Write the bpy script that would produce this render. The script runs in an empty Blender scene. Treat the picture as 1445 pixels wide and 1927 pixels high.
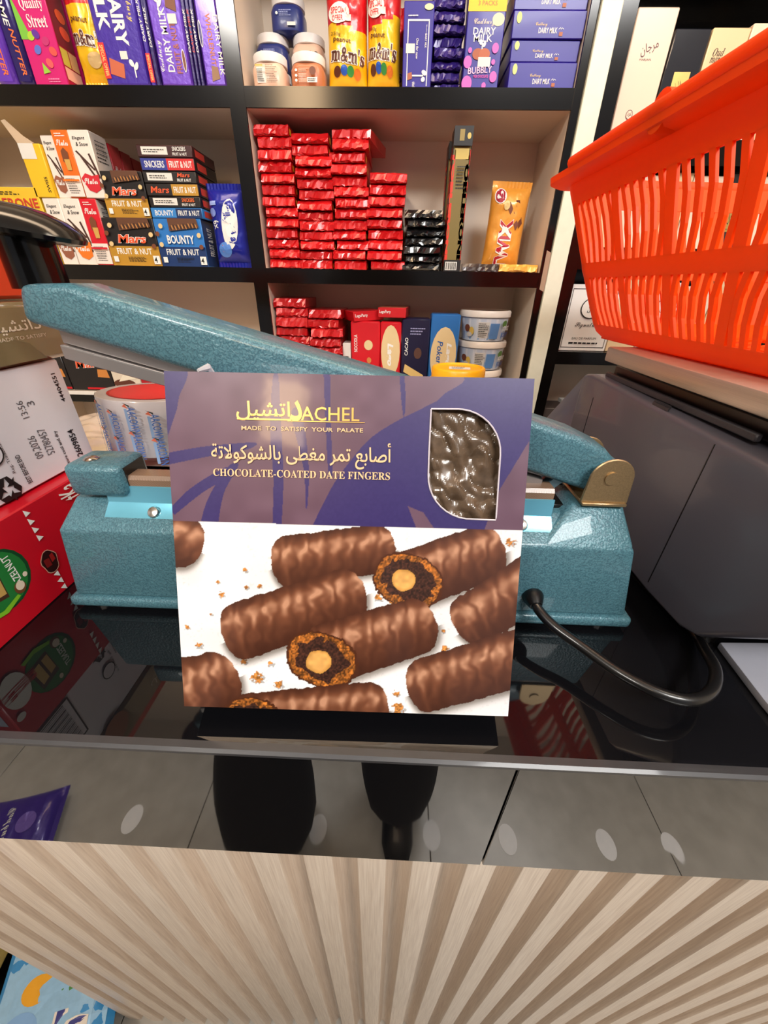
import bpy, bmesh, math, random, unicodedata
import numpy as np
from mathutils import Matrix, Vector, noise as mnoise

random.seed(7)
rng = np.random.default_rng(7)
SC = bpy.context.scene
COL = SC.collection
FZ = -0.24            # shop floor; the counter top is at z = 0.95, its front face at y = 0

# ------------------------------------------------------------------ camera
PITCH, YAW, ROLL = math.radians(30.7), math.radians(1.6), math.radians(1.1)
fwd = Vector((-math.sin(YAW)*math.cos(PITCH), math.cos(YAW)*math.cos(PITCH), -math.sin(PITCH)))
rt0 = Vector((math.cos(YAW), math.sin(YAW), 0)); up0 = rt0.cross(fwd)
rt = rt0*math.cos(ROLL) + up0*math.sin(ROLL); up = up0*math.cos(ROLL) - rt0*math.sin(ROLL)
cam = bpy.data.cameras.new('camera'); cam_o = bpy.data.objects.new('camera', cam); COL.objects.link(cam_o)
cam.sensor_fit = 'HORIZONTAL'; cam.sensor_width = 36; cam.lens = 715/1445*36; cam.clip_start = 0.01
cam_o.matrix_world = Matrix(((rt.x, up.x, -fwd.x, 0), (rt.y, up.y, -fwd.y, -0.13), (rt.z, up.z, -fwd.z, 1.213), (0, 0, 0, 1)))
SC.camera = cam_o

# ------------------------------------------------------------------ world, lights, exposure
w = bpy.data.worlds.new('world'); SC.world = w; w.use_nodes = True
bg = w.node_tree.nodes['Background']; bg.inputs[0].default_value = (0.95, 0.95, 1.0, 1); bg.inputs[1].default_value = 0.30
def area(name, loc, target, sx, sy, power, col, shape='RECTANGLE'):
    l = bpy.data.lights.new(name, 'AREA'); l.shape = shape; l.size = sx
    if shape == 'RECTANGLE': l.size_y = sy
    l.energy = power; l.color = col
    o = bpy.data.objects.new(name, l); COL.objects.link(o); o.location = loc
    o.rotation_euler = (Vector(target)-Vector(loc)).to_track_quat('-Z', 'Y').to_euler()
area('shop_floodlight', (-1.0, -1.55, 2.72), (0.1, 0.2, 1.05), 0.5, 0.5, 40, (1, 0.95, 0.88), 'DISK')
area('ceiling_panel_light', (0.85, -1.3, 2.72), (0.3, -0.1, 0.5), 1.1, 0.6, 78, (1, 0.98, 0.95))
area('shelf_wash_light', (-0.1, 0.42, 2.72), (-0.1, 0.75, 1.2), 1.9, 0.25, 20, (1, 0.74, 0.50))
area('aisle_light', (1.0, 0.1, 2.72), (0.6, 0.9, 1.4), 0.6, 0.3, 8.5, (1, 0.86, 0.68))
area('lit_wall_panel', (-0.85, -2.6, 2.6), (-0.06, 0.1, 1.15), 0.34, 0.6, 16, (1, 0.68, 0.38))
vs = SC.view_settings; vs.view_transform = 'Standard'; vs.look = 'None'; vs.gamma = 1; vs.use_curve_mapping = False
vs.exposure = -0.22

# ------------------------------------------------------------------ materials
def lin(r, g, b):
    f = lambda c: c/12.92 if c <= .04045 else ((c+.055)/1.055)**2.4
    return (f(r/255), f(g/255), f(b/255), 1)
MATS = {}
def mat(rgb, rough=.5, metal=0, coat=0, var=.08, vs_=60, bump=0, bs=400, ior=1.5, alpha=1, trans=0, emit=0):
    """plain procedural material: base colour broken up by noise, optional fine relief"""
    key = (tuple(rgb), rough, metal, coat, var, vs_, bump, bs, ior, alpha, trans, emit)
    if key in MATS: return MATS[key]
    m = bpy.data.materials.new('surface'); m.use_nodes = True; nt = m.node_tree; N = nt.nodes; L = nt.links
    b = N['Principled BSDF']; I = b.inputs
    c = lin(*rgb)
    tc = N.new('ShaderNodeTexCoord')
    if var:
        nz = N.new('ShaderNodeTexNoise'); nz.inputs['Scale'].default_value = vs_; nz.inputs['Detail'].default_value = 3
        L.new(tc.outputs['Object'], nz.inputs['Vector'])
        mx = N.new('ShaderNodeMix'); mx.data_type = 'RGBA'
        mx.inputs[6].default_value = tuple(x*(1-var) for x in c[:3])+(1,); mx.inputs[7].default_value = tuple(min(1, x*(1+var)) for x in c[:3])+(1,)
        L.new(nz.outputs['Fac'], mx.inputs[0]); L.new(mx.outputs[2], I['Base Color'])
    else: I['Base Color'].default_value = c
    I['Roughness'].default_value = rough; I['Metallic'].default_value = metal; I['Coat Weight'].default_value = coat
    I['Coat Roughness'].default_value = .06; I['IOR'].default_value = ior; I['Alpha'].default_value = alpha
    I['Transmission Weight'].default_value = trans
    if emit: I['Emission Color'].default_value = c; I['Emission Strength'].default_value = emit
    if bump:
        n2 = N.new('ShaderNodeTexNoise'); n2.inputs['Scale'].default_value = bs; n2.inputs['Detail'].default_value = 2
        bp = N.new('ShaderNodeBump'); bp.inputs['Strength'].default_value = bump; bp.inputs['Distance'].default_value = .001
        L.new(tc.outputs['Object'], n2.inputs['Vector']); L.new(n2.outputs['Fac'], bp.inputs['Height']); L.new(bp.outputs['Normal'], I['Normal'])
    MATS[key] = m; return m
def paper(*rgb): return mat(rgb, .45, 0, .06, .05, 40)
def gloss(*rgb): return mat(rgb, .36, 0, .12, .05, 40)
def foil(*rgb): return mat(rgb, .30, .12, .3, .12, 90, .35, 130)
def ink(*rgb): return mat(rgb, .45, 0, 0, 0)
def new_nodes():
    m = bpy.data.materials.new('surface'); m.use_nodes = True
    return m, m.node_tree.nodes, m.node_tree.links, m.node_tree.nodes['Principled BSDF'].inputs
def ramp(N, pts):
    r = N.new('ShaderNodeValToRGB'); e = r.color_ramp.elements
    for i, (p, c) in enumerate(pts):
        el = e[i] if i < 2 else e.new(p)
        el.position = p; el.color = lin(*c)
    return r
def hammer_paint():
    m, N, L, I = new_nodes(); tc = N.new('ShaderNodeTexCoord')
    nz = N.new('ShaderNodeTexNoise'); nz.inputs['Scale'].default_value = 540; nz.inputs['Detail'].default_value = .3; nz.inputs['Distortion'].default_value = .5
    r = ramp(N, [(.40, (80, 124, 136)), (.49, (56, 94, 108)), (.60, (82, 126, 138))])
    bp = N.new('ShaderNodeBump'); bp.inputs['Strength'].default_value = .5; bp.inputs['Distance'].default_value = .0009
    L.new(tc.outputs['Object'], nz.inputs['Vector']); L.new(nz.outputs['Fac'], r.inputs[0]); L.new(r.outputs[0], I['Base Color'])
    L.new(nz.outputs['Fac'], bp.inputs['Height']); L.new(bp.outputs['Normal'], I['Normal'])
    I['Roughness'].default_value = .38; I['Metallic'].default_value = .1; I['Coat Weight'].default_value = .3; return m
def black_glass(ior=1.55):
    m, N, L, I = new_nodes(); tc = N.new('ShaderNodeTexCoord')
    nz = N.new('ShaderNodeTexNoise'); nz.inputs['Scale'].default_value = 9; nz.inputs['Detail'].default_value = 6
    r = N.new('ShaderNodeMapRange'); r.inputs[1].default_value = .45; r.inputs[2].default_value = .8; r.inputs[3].default_value = .012; r.inputs[4].default_value = .07
    L.new(tc.outputs['Object'], nz.inputs['Vector']); L.new(nz.outputs['Fac'], r.inputs[0]); L.new(r.outputs[0], I['Roughness'])
    I['Base Color'].default_value = (.004, .004, .005, 1); I['IOR'].default_value = ior; return m
def wood_laminate():
    m, N, L, I = new_nodes(); tc = N.new('ShaderNodeTexCoord'); mp = N.new('ShaderNodeMapping')
    mp.inputs['Scale'].default_value = (420, 420, 9)
    nz = N.new('ShaderNodeTexNoise'); nz.inputs['Scale'].default_value = 1.6; nz.inputs['Detail'].default_value = 6
    r = ramp(N, [(.25, (202, 182, 164)), (.55, (222, 204, 185)), (.8, (234, 219, 202))])
    oi = N.new('ShaderNodeObjectInfo'); va = N.new('ShaderNodeVectorMath'); va.operation = 'MULTIPLY_ADD'; va.inputs[1].default_value = (3.7, 3.7, 3.7)
    L.new(oi.outputs['Location'], va.inputs[0]); L.new(tc.outputs['Object'], va.inputs[2])
    L.new(va.outputs[0], mp.inputs[0]); L.new(mp.outputs[0], nz.inputs['Vector']); L.new(nz.outputs['Fac'], r.inputs[0]); L.new(r.outputs[0], I['Base Color'])
    bp = N.new('ShaderNodeBump'); bp.inputs['Strength'].default_value = .12; bp.inputs['Distance'].default_value = .0006
    L.new(nz.outputs['Fac'], bp.inputs['Height']); L.new(bp.outputs['Normal'], I['Normal'])
    I['Roughness'].default_value = .42; I['Coat Weight'].default_value = .25; I['Coat Roughness'].default_value = .28; return m
def brushed_steel(tint=(206, 188, 172)):
    m, N, L, I = new_nodes(); tc = N.new('ShaderNodeTexCoord'); mp = N.new('ShaderNodeMapping')
    mp.inputs['Scale'].default_value = (14, 14, 2600)
    nz = N.new('ShaderNodeTexNoise'); nz.inputs['Scale'].default_value = 1; nz.inputs['Detail'].default_value = 3
    r = ramp(N, [(.3, tuple(int(x*.93) for x in tint)), (.7, tint)])
    L.new(tc.outputs['Object'], mp.inputs[0]); L.new(mp.outputs[0], nz.inputs['Vector']); L.new(nz.outputs['Fac'], r.inputs[0]); L.new(r.outputs[0], I['Base Color'])
    I['Metallic'].default_value = .6; I['Roughness'].default_value = .36; return m
def floor_tile_mat():
    m, N, L, I = new_nodes(); tc = N.new('ShaderNodeTexCoord')
    nz = N.new('ShaderNodeTexNoise'); nz.inputs['Scale'].default_value = 14; nz.inputs['Detail'].default_value = 8
    r = ramp(N, [(.3, (172, 168, 160)), (.6, (186, 182, 174)), (.8, (196, 192, 185))])
    L.new(tc.outputs['Object'], nz.inputs['Vector']); L.new(nz.outputs['Fac'], r.inputs[0]); L.new(r.outputs[0], I['Base Color'])
    I['Roughness'].default_value = .3; return m
def weave_mat():
    m, N, L, I = new_nodes(); tc = N.new('ShaderNodeTexCoord')
    ck = N.new('ShaderNodeTexChecker'); ck.inputs['Scale'].default_value = 1500
    ck.inputs[1].default_value = lin(150, 120, 98); ck.inputs[2].default_value = lin(112, 88, 70)
    L.new(tc.outputs['Object'], ck.inputs['Vector']); L.new(ck.outputs[0], I['Base Color'])
    I['Roughness'].default_value = .38; I['Coat Weight'].default_value = .3; return m
def basket_plastic():
    m, N, L, I = new_nodes(); c = lin(255, 90, 0)
    nz = N.new('ShaderNodeTexNoise'); nz.inputs['Scale'].default_value = 30; tc = N.new('ShaderNodeTexCoord'); L.new(tc.outputs['Object'], nz.inputs['Vector'])
    mx = N.new('ShaderNodeMix'); mx.data_type = 'RGBA'; mx.inputs[6].default_value = tuple(x*.95 for x in c[:3])+(1,); mx.inputs[7].default_value = c
    L.new(nz.outputs['Fac'], mx.inputs[0]); L.new(mx.outputs[2], I['Base Color']); I['Roughness'].default_value = .42
    tr = N.new('ShaderNodeBsdfTranslucent'); tr.inputs[0].default_value = lin(255, 116, 0); ms = N.new('ShaderNodeMixShader'); ms.inputs[0].default_value = .38
    L.new(N['Principled BSDF'].outputs[0], ms.inputs[1]); L.new(tr.outputs[0], ms.inputs[2]); L.new(ms.outputs[0], N['Material Output'].inputs[0]); return m
def printed_mat():
    m, N, L, I = new_nodes(); a = N.new('ShaderNodeAttribute'); a.attribute_name = 'print'
    L.new(a.outputs['Color'], I['Base Color']); I['Roughness'].default_value = .38
    tc = N.new('ShaderNodeTexCoord'); nz = N.new('ShaderNodeTexNoise'); nz.inputs['Scale'].default_value = 22; nz.inputs['Detail'].default_value = 3
    bp = N.new('ShaderNodeBump'); bp.inputs['Strength'].default_value = .05; bp.inputs['Distance'].default_value = .004
    L.new(tc.outputs['Object'], nz.inputs['Vector']); L.new(nz.outputs['Fac'], bp.inputs['Height']); L.new(bp.outputs['Normal'], I['Coat Normal'])
    I['Coat Weight'].default_value = .45; I['Coat Roughness'].default_value = .08; return m
HAMMER, GLASSB, WOOD, STEEL, TILE, WEAVE, PRINTED = hammer_paint(), black_glass(), wood_laminate(), brushed_steel(), floor_tile_mat(), weave_mat(), printed_mat()
BLACK = mat((14, 13, 13), .35); GLOSSK = mat((9, 9, 10), .14, 0, 0, 0); CREAM = mat((224, 208, 190), .45, 0, 0, .03, 8)
BOARDK = mat((11, 8, 7), .14, 0, 0, .3, 25); CHROME = mat((205, 200, 195), .18, 1, 0, .05)
WHITE = ink(238, 236, 230); GOLD = mat((226, 186, 110), .3, .75, 0, .05, 200); INKK = ink(18, 16, 18)

# ------------------------------------------------------------------ mesh helpers
class MB:
    def __init__(s): s.v = []; s.f = []; s.m = []
    def face(s, idx, mi=0): s.f.append(tuple(idx)); s.m.append(mi)
    def box(s, x0, x1, y0, y1, z0, z1, mi=0):
        b = len(s.v); s.v += [(x, y, z) for z in (z0, z1) for y in (y0, y1) for x in (x0, x1)]
        for q in ((0, 2, 3, 1), (4, 5, 7, 6), (0, 1, 5, 4), (2, 6, 7, 3), (0, 4, 6, 2), (1, 3, 7, 5)):
            s.face([b+i for i in q], mi)
        return s
    def hexa(s, lo, hi, mi=0):
        """lo/hi: (x0,x1,y0,y1,z) rectangles"""
        b = len(s.v)
        for (x0, x1, y0, y1, z) in (lo, hi): s.v += [(x, y, z) for y in (y0, y1) for x in (x0, x1)]
        for q in ((0, 2, 3, 1), (4, 5, 7, 6), (0, 1, 5, 4), (2, 6, 7, 3), (0, 4, 6, 2), (1, 3, 7, 5)):
            s.face([b+i for i in q], mi)
        return s
    def loft(s, rects, mi=0):
        b = len(s.v); n = len(rects)
        for (x0, x1, y0, y1, z) in rects: s.v += [(x0, y0, z), (x1, y0, z), (x1, y1, z), (x0, y1, z)]
        s.face((b+3, b+2, b+1, b), mi); s.face([b+4*n-4+i for i in range(4)], mi)
        for k in range(n-1):
            for i in range(4): j = (i+1) % 4; s.face((b+4*k+i, b+4*k+j, b+4*k+4+j, b+4*k+4+i), mi)
        return s
    def prism(s, pts, axis, a, c, mi=0):
        """closed 2-D outline extruded along an axis ('x': pts are (y,z); 'y': (x,z); 'z': (x,y))"""
        n = len(pts); b = len(s.v)
        mk = {'x': lambda p, t: (t, p[0], p[1]), 'y': lambda p, t: (p[0], t, p[1]), 'z': lambda p, t: (p[0], p[1], t)}[axis]
        s.v += [mk(p, a) for p in pts]+[mk(p, c) for p in pts]
        s.face([b+i for i in range(n)][::-1], mi); s.face([b+n+i for i in range(n)], mi)
        for i in range(n): j = (i+1) % n; s.face((b+i, b+j, b+n+j, b+n+i), mi)
        return s
    def tube(s, pts, r, n=10, mi=0, cap=True):
        pts = [Vector(p) for p in pts]; b = len(s.v); k = len(pts)
        rs = r if isinstance(r, (list, tuple)) else [r]*k
        prev = None
        for i, p in enumerate(pts):
            t = (pts[min(i+1, k-1)]-pts[max(i-1, 0)]).normalized()
            a = prev-t*prev.dot(t) if prev else t.orthogonal()
            a.normalize(); prev = a; c = t.cross(a)
            for j in range(n):
                q = 2*math.pi*j/n; s.v.append(tuple(p+(a*math.cos(q)+c*math.sin(q))*rs[i]))
        for i in range(k-1):
            for j in range(n): s.face((b+i*n+j, b+i*n+(j+1) % n, b+(i+1)*n+(j+1) % n, b+(i+1)*n+j), mi)
        if cap: s.face([b+j for j in range(n)][::-1], mi); s.face([b+(k-1)*n+j for j in range(n)], mi)
        return s
    def lathe(s, prof, c=(0, 0, 0), n=36, mi=0, sq=0, sx=1, sy=1, mfun=None):
        """profile (r,z) turned about z; sq>0 squares the section"""
        b = len(s.v); k = len(prof)
        for (r, z) in prof:
            for j in range(n):
                a = 2*math.pi*j/n; ca, sa = math.cos(a), math.sin(a)
                g = 1 if not sq else (abs(ca)**sq+abs(sa)**sq)**(-1/sq)
                s.v.append((c[0]+r*ca*g*sx, c[1]+r*sa*g*sy, c[2]+z))
        for i in range(k-1):
            for j in range(n): s.face((b+i*n+j, b+i*n+(j+1) % n, b+(i+1)*n+(j+1) % n, b+(i+1)*n+j), mfun(i) if mfun else mi)
        if prof[0][0] > 1e-6: s.face([b+j for j in range(n)][::-1], mi)
        if prof[-1][0] > 1e-6: s.face([b+(k-1)*n+j for j in range(n)], mi)
        return s
    def mesh(s, mats, bevel=0, seg=2, smooth=None, recalc=True):
        me = bpy.data.meshes.new('mesh'); me.from_pydata(s.v, [], s.f)
        for m in (mats if isinstance(mats, (list, tuple)) else [mats]): me.materials.append(m)
        me.polygons.foreach_set('material_index', s.m)
        bm = bmesh.new(); bm.from_mesh(me)
        if recalc: bmesh.ops.recalc_face_normals(bm, faces=bm.faces)
        if bevel:
            es = [e for e in bm.edges if len(e.link_faces) == 2 and e.calc_face_angle(0) > .5]
            bmesh.ops.bevel(bm, geom=es, offset=bevel, segments=seg, profile=.5, affect='EDGES', clamp_overlap=True)
        bm.to_mesh(me); bm.free()
        if smooth is None: smooth = bool(bevel)
        if smooth:
            me.polygons.foreach_set('use_smooth', [True]*len(me.polygons)); me.set_sharp_from_angle(angle=math.radians(38))
        return me
def obj(name, me, parent=None):
    """link a mesh; a child's vertices are already in its thing's own coordinates"""
    o = bpy.data.objects.new(name, me); COL.objects.link(o)
    if parent: o.parent = parent
    return o
def part(name, mb, mats, root, bevel=0, seg=2, smooth=None, world=True, parent=None, label=None):
    """world=True: the builder's vertices are in world space and get shifted to the root's origin"""
    me = mb.mesh(mats, bevel, seg, smooth)
    if world: me.transform(Matrix.Translation(-Vector(root.location)))
    o = obj(name, me, parent or root)
    if label: o['label'] = label
    return o
def tag(o, label, cat, group=None, kind=None):
    o['label'] = label; o['category'] = cat
    if group: o['group'] = group
    if kind: o['kind'] = kind
    return o
def thing(name, label, cat, loc=(0, 0, 0), rot=(0, 0, 0), group=None):
    o = bpy.data.objects.new(name, None); COL.objects.link(o); o.location = loc; o.rotation_euler = rot
    o.empty_display_size = .02
    return tag(o, label, cat, group)
def struct(name, mb, mats, label=None):
    o = obj(name, mb.mesh(mats)); o['kind'] = 'structure'
    if label: o['label'] = label
    return o
ORD = ['first', 'second', 'third', 'fourth', 'fifth', 'sixth', 'seventh', 'eighth', 'ninth', 'tenth', 'eleventh', 'twelfth', 'thirteenth', 'fourteenth', 'fifteenth', 'sixteenth', 'seventeenth', 'eighteenth']

# ------------------------------------------------------------------ lettering
AF = {}
for c_ in range(0xFE80, 0xFEFD):
    d_ = unicodedata.decomposition(chr(c_)).split()
    if len(d_) == 2: AF.setdefault(chr(int(d_[1], 16)), {})[d_[0]] = chr(c_)
def arabic(s):
    toks = []; i = 0
    while i < len(s):
        if s[i:i+2] == '\u0644\u0627': toks.append('LA'); i += 2
        else: toks.append(s[i]); i += 1
    dual = lambda t: t != 'LA' and '<initial>' in AF.get(t, {})
    fin = lambda t: t == 'LA' or '<final>' in AF.get(t, {})
    out = []
    for k, t in enumerate(toks):
        if t != 'LA' and t not in AF: out.append(t); continue
        pv = k > 0 and dual(toks[k-1]) and fin(t); nx = k+1 < len(toks) and dual(t) and fin(toks[k+1])
        key = '<medial>' if pv and nx else '<final>' if pv else '<initial>' if nx else '<isolated>'
        f = {'<isolated>': '\uFEFB', '<final>': '\uFEFC'} if t == 'LA' else AF[t]
        out.append(f.get(key) or f['<isolated>'])
    return ''.join(reversed(out))
STY = {'b': (0x1D5D4, 0x1D5EE, 0x1D7EC), 's': (0x1D400, 0x1D41A, 0x1D7CE), 'i': (0x1D63C, 0x1D656, 0x1D7EC), 'c': (0x1D4D0, 0x1D4EA, 0x1D7CE), 'q': (0x1D468, 0x1D482, 0x1D7CE)}
GC = {}; GT = {}
def glyphs(text, style='b', fat=0):
    """outline of a word as triangles in its own 0..1 box, with its width/height ratio"""
    key = (text, style, fat)
    if key in GC: return GC[key]
    if style == 'a': body = arabic(text)
    elif style in 'bi': body = text; fat += .014
    elif style in STY:
        U, l, dg = STY[style]
        body = ''.join(chr(U+ord(c)-65) if 'A' <= c <= 'Z' else chr(l+ord(c)-97) if 'a' <= c <= 'z' else chr(dg+ord(c)-48) if c.isdigit() else c for c in text)
    else: body = text
    if 'o' not in GT:
        GT['cu'] = bpy.data.curves.new('t', 'FONT'); GT['o'] = bpy.data.objects.new('t', GT['cu'])
    cu, o = GT['cu'], GT['o']; cu.body = body; cu.resolution_u = 2; cu.offset = fat; cu.size = 1; cu.shear = .2 if style == 'i' else 0
    me = o.to_mesh()
    v = np.zeros(len(me.vertices)*3); me.vertices.foreach_get('co', v); v = v.reshape(-1, 3)[:, :2]
    f = [tuple(p.vertices) for p in me.polygons]
    o.to_mesh_clear()
    lo = v.min(0); d = np.maximum(v.max(0)-lo, 1e-6)
    GC[key] = ((v-lo)/d, f, d[0]/d[1]); return GC[key]

class Print:
    """flat print laid on a surface: mapfn(u,v,lift) gives the point; W,H real size of the uv square"""
    def __init__(s, mapfn, W, H, fine=1): s.map = mapfn; s.W = W; s.H = H; s.g = MB(); s.gm = []; s.t = MB(); s.tm = []; s.k = 0; s.fine = fine; s.ops = []; s.go = []
    def mi(s, ms, m):
        if m not in ms: ms.append(m)
        return ms.index(m)
    def lift(s): s.k += 1; return .00022+.00009*s.k
    def rect(s, u0, v0, u1, v1, m):
        e = s.lift(); n = s.fine; b = len(s.g.v); mi = s.mi(s.gm, m)
        for j in range(n+1):
            for i in range(n+1): s.g.v.append(s.map(u0+(u1-u0)*i/n, v0+(v1-v0)*j/n, e))
        for j in range(n):
            for i in range(n): q = b+j*(n+1)+i; s.g.face((q, q+1, q+n+2, q+n+1), mi)
        s.go.append((b, len(s.g.v), len(s.g.f)-n*n, len(s.g.f), (u0, v0, u1, v1)))
        return s
    def poly(s, pts, m):
        e = s.lift(); b = len(s.g.v); s.g.v += [s.map(u, v, e) for u, v in pts]; s.g.face(range(b, b+len(pts)), s.mi(s.gm, m)); us, vs_ = [q[0] for q in pts], [q[1] for q in pts]
        s.go.append((b, len(s.g.v), len(s.g.f)-1, len(s.g.f), (min(us), min(vs_), max(us), max(vs_)))); return s
    def ell(s, u, v, ru, rv, m, rot=0, n=20):
        e = s.lift(); b = len(s.g.v); mi = s.mi(s.gm, m); c, sn = math.cos(rot), math.sin(rot); fa = len(s.g.f)
        s.g.v.append(s.map(u, v, e)); rings = (0.5, 1) if s.fine > 1 else (1,)
        for r in rings:
            for i in range(n):
                a = 2*math.pi*i/n; x, y = ru*r*math.cos(a)*s.W, rv*r*math.sin(a)*s.H
                s.g.v.append(s.map(u+(x*c-y*sn)/s.W, v+(x*sn+y*c)/s.H, e))
        for i in range(n): s.g.face((b, b+1+i, b+1+(i+1) % n), mi)
        if len(rings) == 2:
            for i in range(n): j = (i+1) % n; s.g.face((b+1+i, b+1+n+i, b+1+n+j, b+1+j), mi)
        s.go.append((b, len(s.g.v), fa, len(s.g.f), (u-ru, v-rv, u+ru, v+rv)))
        return s
    def text(s, t, u, v, w, h, m, style='b', rot=0, fat=0, shear=0):
        """centred at (u,v), w x h are fractions of W and H of the text's own box (before turning by rot degrees)"""
        e = s.lift(); vv, ff, asp = glyphs(t, style, fat); r = math.radians(rot); c, sn = math.cos(r), math.sin(r)
        b = len(s.t.v); mi = s.mi(s.tm, m); q = rot % 180 != 0 and abs(rot % 180-90) < 45
        ww = w*(s.H if q else s.W) if w else None; hh = h*(s.W if q else s.H) if h else None
        if ww is None: ww = hh*asp
        if hh is None: hh = ww/asp
        for x, y in vv:
            X = (x-.5)*ww+(y-.5)*hh*shear; Y = (y-.5)*hh
            s.t.v.append(s.map(u+(X*c-Y*sn)/s.W, v+(X*sn+Y*c)/s.H, e))
        for f in ff: s.t.face([b+i for i in f], mi)
        s.ops.append((b, len(s.t.v), len(s.t.f)-len(ff), len(s.t.f), m))
        return s
    def lines(s, u0, v0, u1, v1, n, m, fill=.45, ragged=.35):
        """small print too fine to read: rows of dashes"""
        for i in range(n):
            va = v0+(v1-v0)*(i+.5-fill/2)/n; vb = v0+(v1-v0)*(i+.5+fill/2)/n; u = u0
            end = u1-(u1-u0)*ragged*random.random()
            while u < end:
                x = min(end, u+(u1-u0)*random.uniform(.06, .16)); s.rect(u, va, x, vb, m); u = x+(u1-u0)*.03
        return s
    def build(s, root, share=None):
        # prints that touch or overlap form one motif; separate motifs are separate parts
        n = len(s.go); par = list(range(n))
        def fnd(i):
            while par[i] != i: i = par[i]
            return i
        gu, gv = .003/s.W, .003/s.H
        for i in range(n):
            a = s.go[i][4]
            for j in range(i):
                c = s.go[j][4]
                if a[0]-gu < c[2] and c[0]-gu < a[2] and a[1]-gv < c[3] and c[1]-gv < a[3]: par[fnd(i)] = fnd(j)
        gr = {}
        for i in range(n): gr.setdefault(fnd(i), []).append(s.go[i])
        for ops in gr.values():
            q = MB(); ms = []
            for (a, c, fa, fb, _) in ops:
                o0 = len(q.v)-a; q.v += s.g.v[a:c]
                for f, mi in zip(s.g.f[fa:fb], s.g.m[fa:fb]): q.face([i+o0 for i in f], s.mi(ms, s.gm[mi]))
            obj('printed_graphics', q.mesh(ms, recalc=False), root)
        for (a, c, fa, fb, m) in s.ops:
            q = MB(); q.v = s.t.v[a:c]; q.f = [tuple(i-a for i in f) for f in s.t.f[fa:fb]]; q.m = [0]*len(q.f)
            obj('lettering', q.mesh([m], recalc=False), root)
def frame(face, w, d, h):
    """surface maps of a box with its base centred on the origin"""
    o, R, U, n, W, H = {'front': ((-w/2, -d/2, 0), (w, 0, 0), (0, 0, h), (0, -1, 0), w, h),
                        'right': ((w/2, -d/2, 0), (0, d, 0), (0, 0, h), (1, 0, 0), d, h),
                        'left': ((-w/2, d/2, 0), (0, -d, 0), (0, 0, h), (-1, 0, 0), d, h),
                        'top': ((-w/2, -d/2, h), (w, 0, 0), (0, d, 0), (0, 0, 1), w, d)}[face]
    o, R, U, n = map(Vector, (o, R, U, n))
    return Print(lambda u, v, e: tuple(o+R*u+U*v+n*e), W, H)
def carton(name, label, cat, x0, x1, z0, z1, d, mats, prints=None, y=.828, group=None, rz=0, bevel=.0012, lean=0):
    """upright carton whose front is at depth y; mats = front, side, top"""
    wd, h = x1-x0, z1-z0
    root = thing(name, label, cat, ((x0+x1)/2, y+d/2, z0), (lean, 0, rz), group)
    if not isinstance(mats, (list, tuple)): mats = (mats,)*3
    mats = (list(mats)+[mats[-1]]*3)[:3]
    b = MB(); b.box(-wd/2, wd/2, -d/2, d/2, 0, h)
    b.m = [2, 2, 0, 1, 1, 1]
    part('carton_body', b, mats, root, bevel, 1, world=False)
    for face, fn in (prints or {}).items():
        p = frame(face, wd, d, h); fn(p); p.build(root)
    return root
def bag(name, label, cat, x0, x1, z0, z1, t, mats, zone=None, prints=None, y=.85, group=None, lean=0, rz=0, seed=1, seal=.07, ry=0, crumple=.0022):
    """pillow pouch with crimped ends standing on its lower seal; zone(u,v) picks the material"""
    W, H = x1-x0, z1-z0
    root = thing(name, label, cat, ((x0+x1)/2, y, z0), (lean, ry, rz), group)
    off = Vector((seed*3.1, seed*1.7, 0))
    def th(u, v):
        e = max(0, 1-abs(2*u-1)**2.6)**.6; s = min(1, max(0, (v-seal)/.16))*min(1, max(0, (1-seal-v)/.16)); s = s**.55
        return .0007+t/2*e*s
    def pt(u, v, e, side=-1):
        k = th(u, v); n = mnoise.noise(Vector((u*5, v*7, side))+off)*crumple+mnoise.noise(Vector((u*13, v*17, side))+off)*crumple*.5
        x = (u-.5)*W*(1-.05*math.sin(math.pi*v)); ruck = .0012*math.sin(u*70+seed)*(1 if (v < seal or v > 1-seal) else 0)
        return (x, side*(k+e)+(n if k > .002 else n*.3)*(-side)*-1+ruck, v*H)
    nu, nv = 22, 30; b = MB()
    for side in (-1, 1):
        q0 = len(b.v)
        for j in range(nv+1):
            for i in range(nu+1): b.v.append(pt(i/nu, j/nv, 0, side))
        for j in range(nv):
            for i in range(nu):
                q = q0+j*(nu+1)+i; f = (q, q+1, q+nu+2, q+nu+1); b.face(f if side < 0 else f[::-1], zone((i+.5)/nu, (j+.5)/nv) if zone else 0)
    n1 = (nu+1)*(nv+1)
    rim = [i for i in range(nu+1)]+[j*(nu+1)+nu for j in range(1, nv+1)]+[nv*(nu+1)+i for i in range(nu-1, -1, -1)]+[j*(nu+1) for j in range(nv-1, 0, -1)]
    for a, c in zip(rim, rim[1:]+rim[:1]): b.face((c, a, a+n1, c+n1), 0)
    me = b.mesh(mats, smooth=True, recalc=False); me.polygons.foreach_set('use_smooth', [True]*len(me.polygons))
    obj('pouch', me, root)
    if prints:
        p = Print(lambda u, v, e: pt(u, v, e+.0008, -1), W, H, 8); prints(p); p.build(root)
    return root

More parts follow.
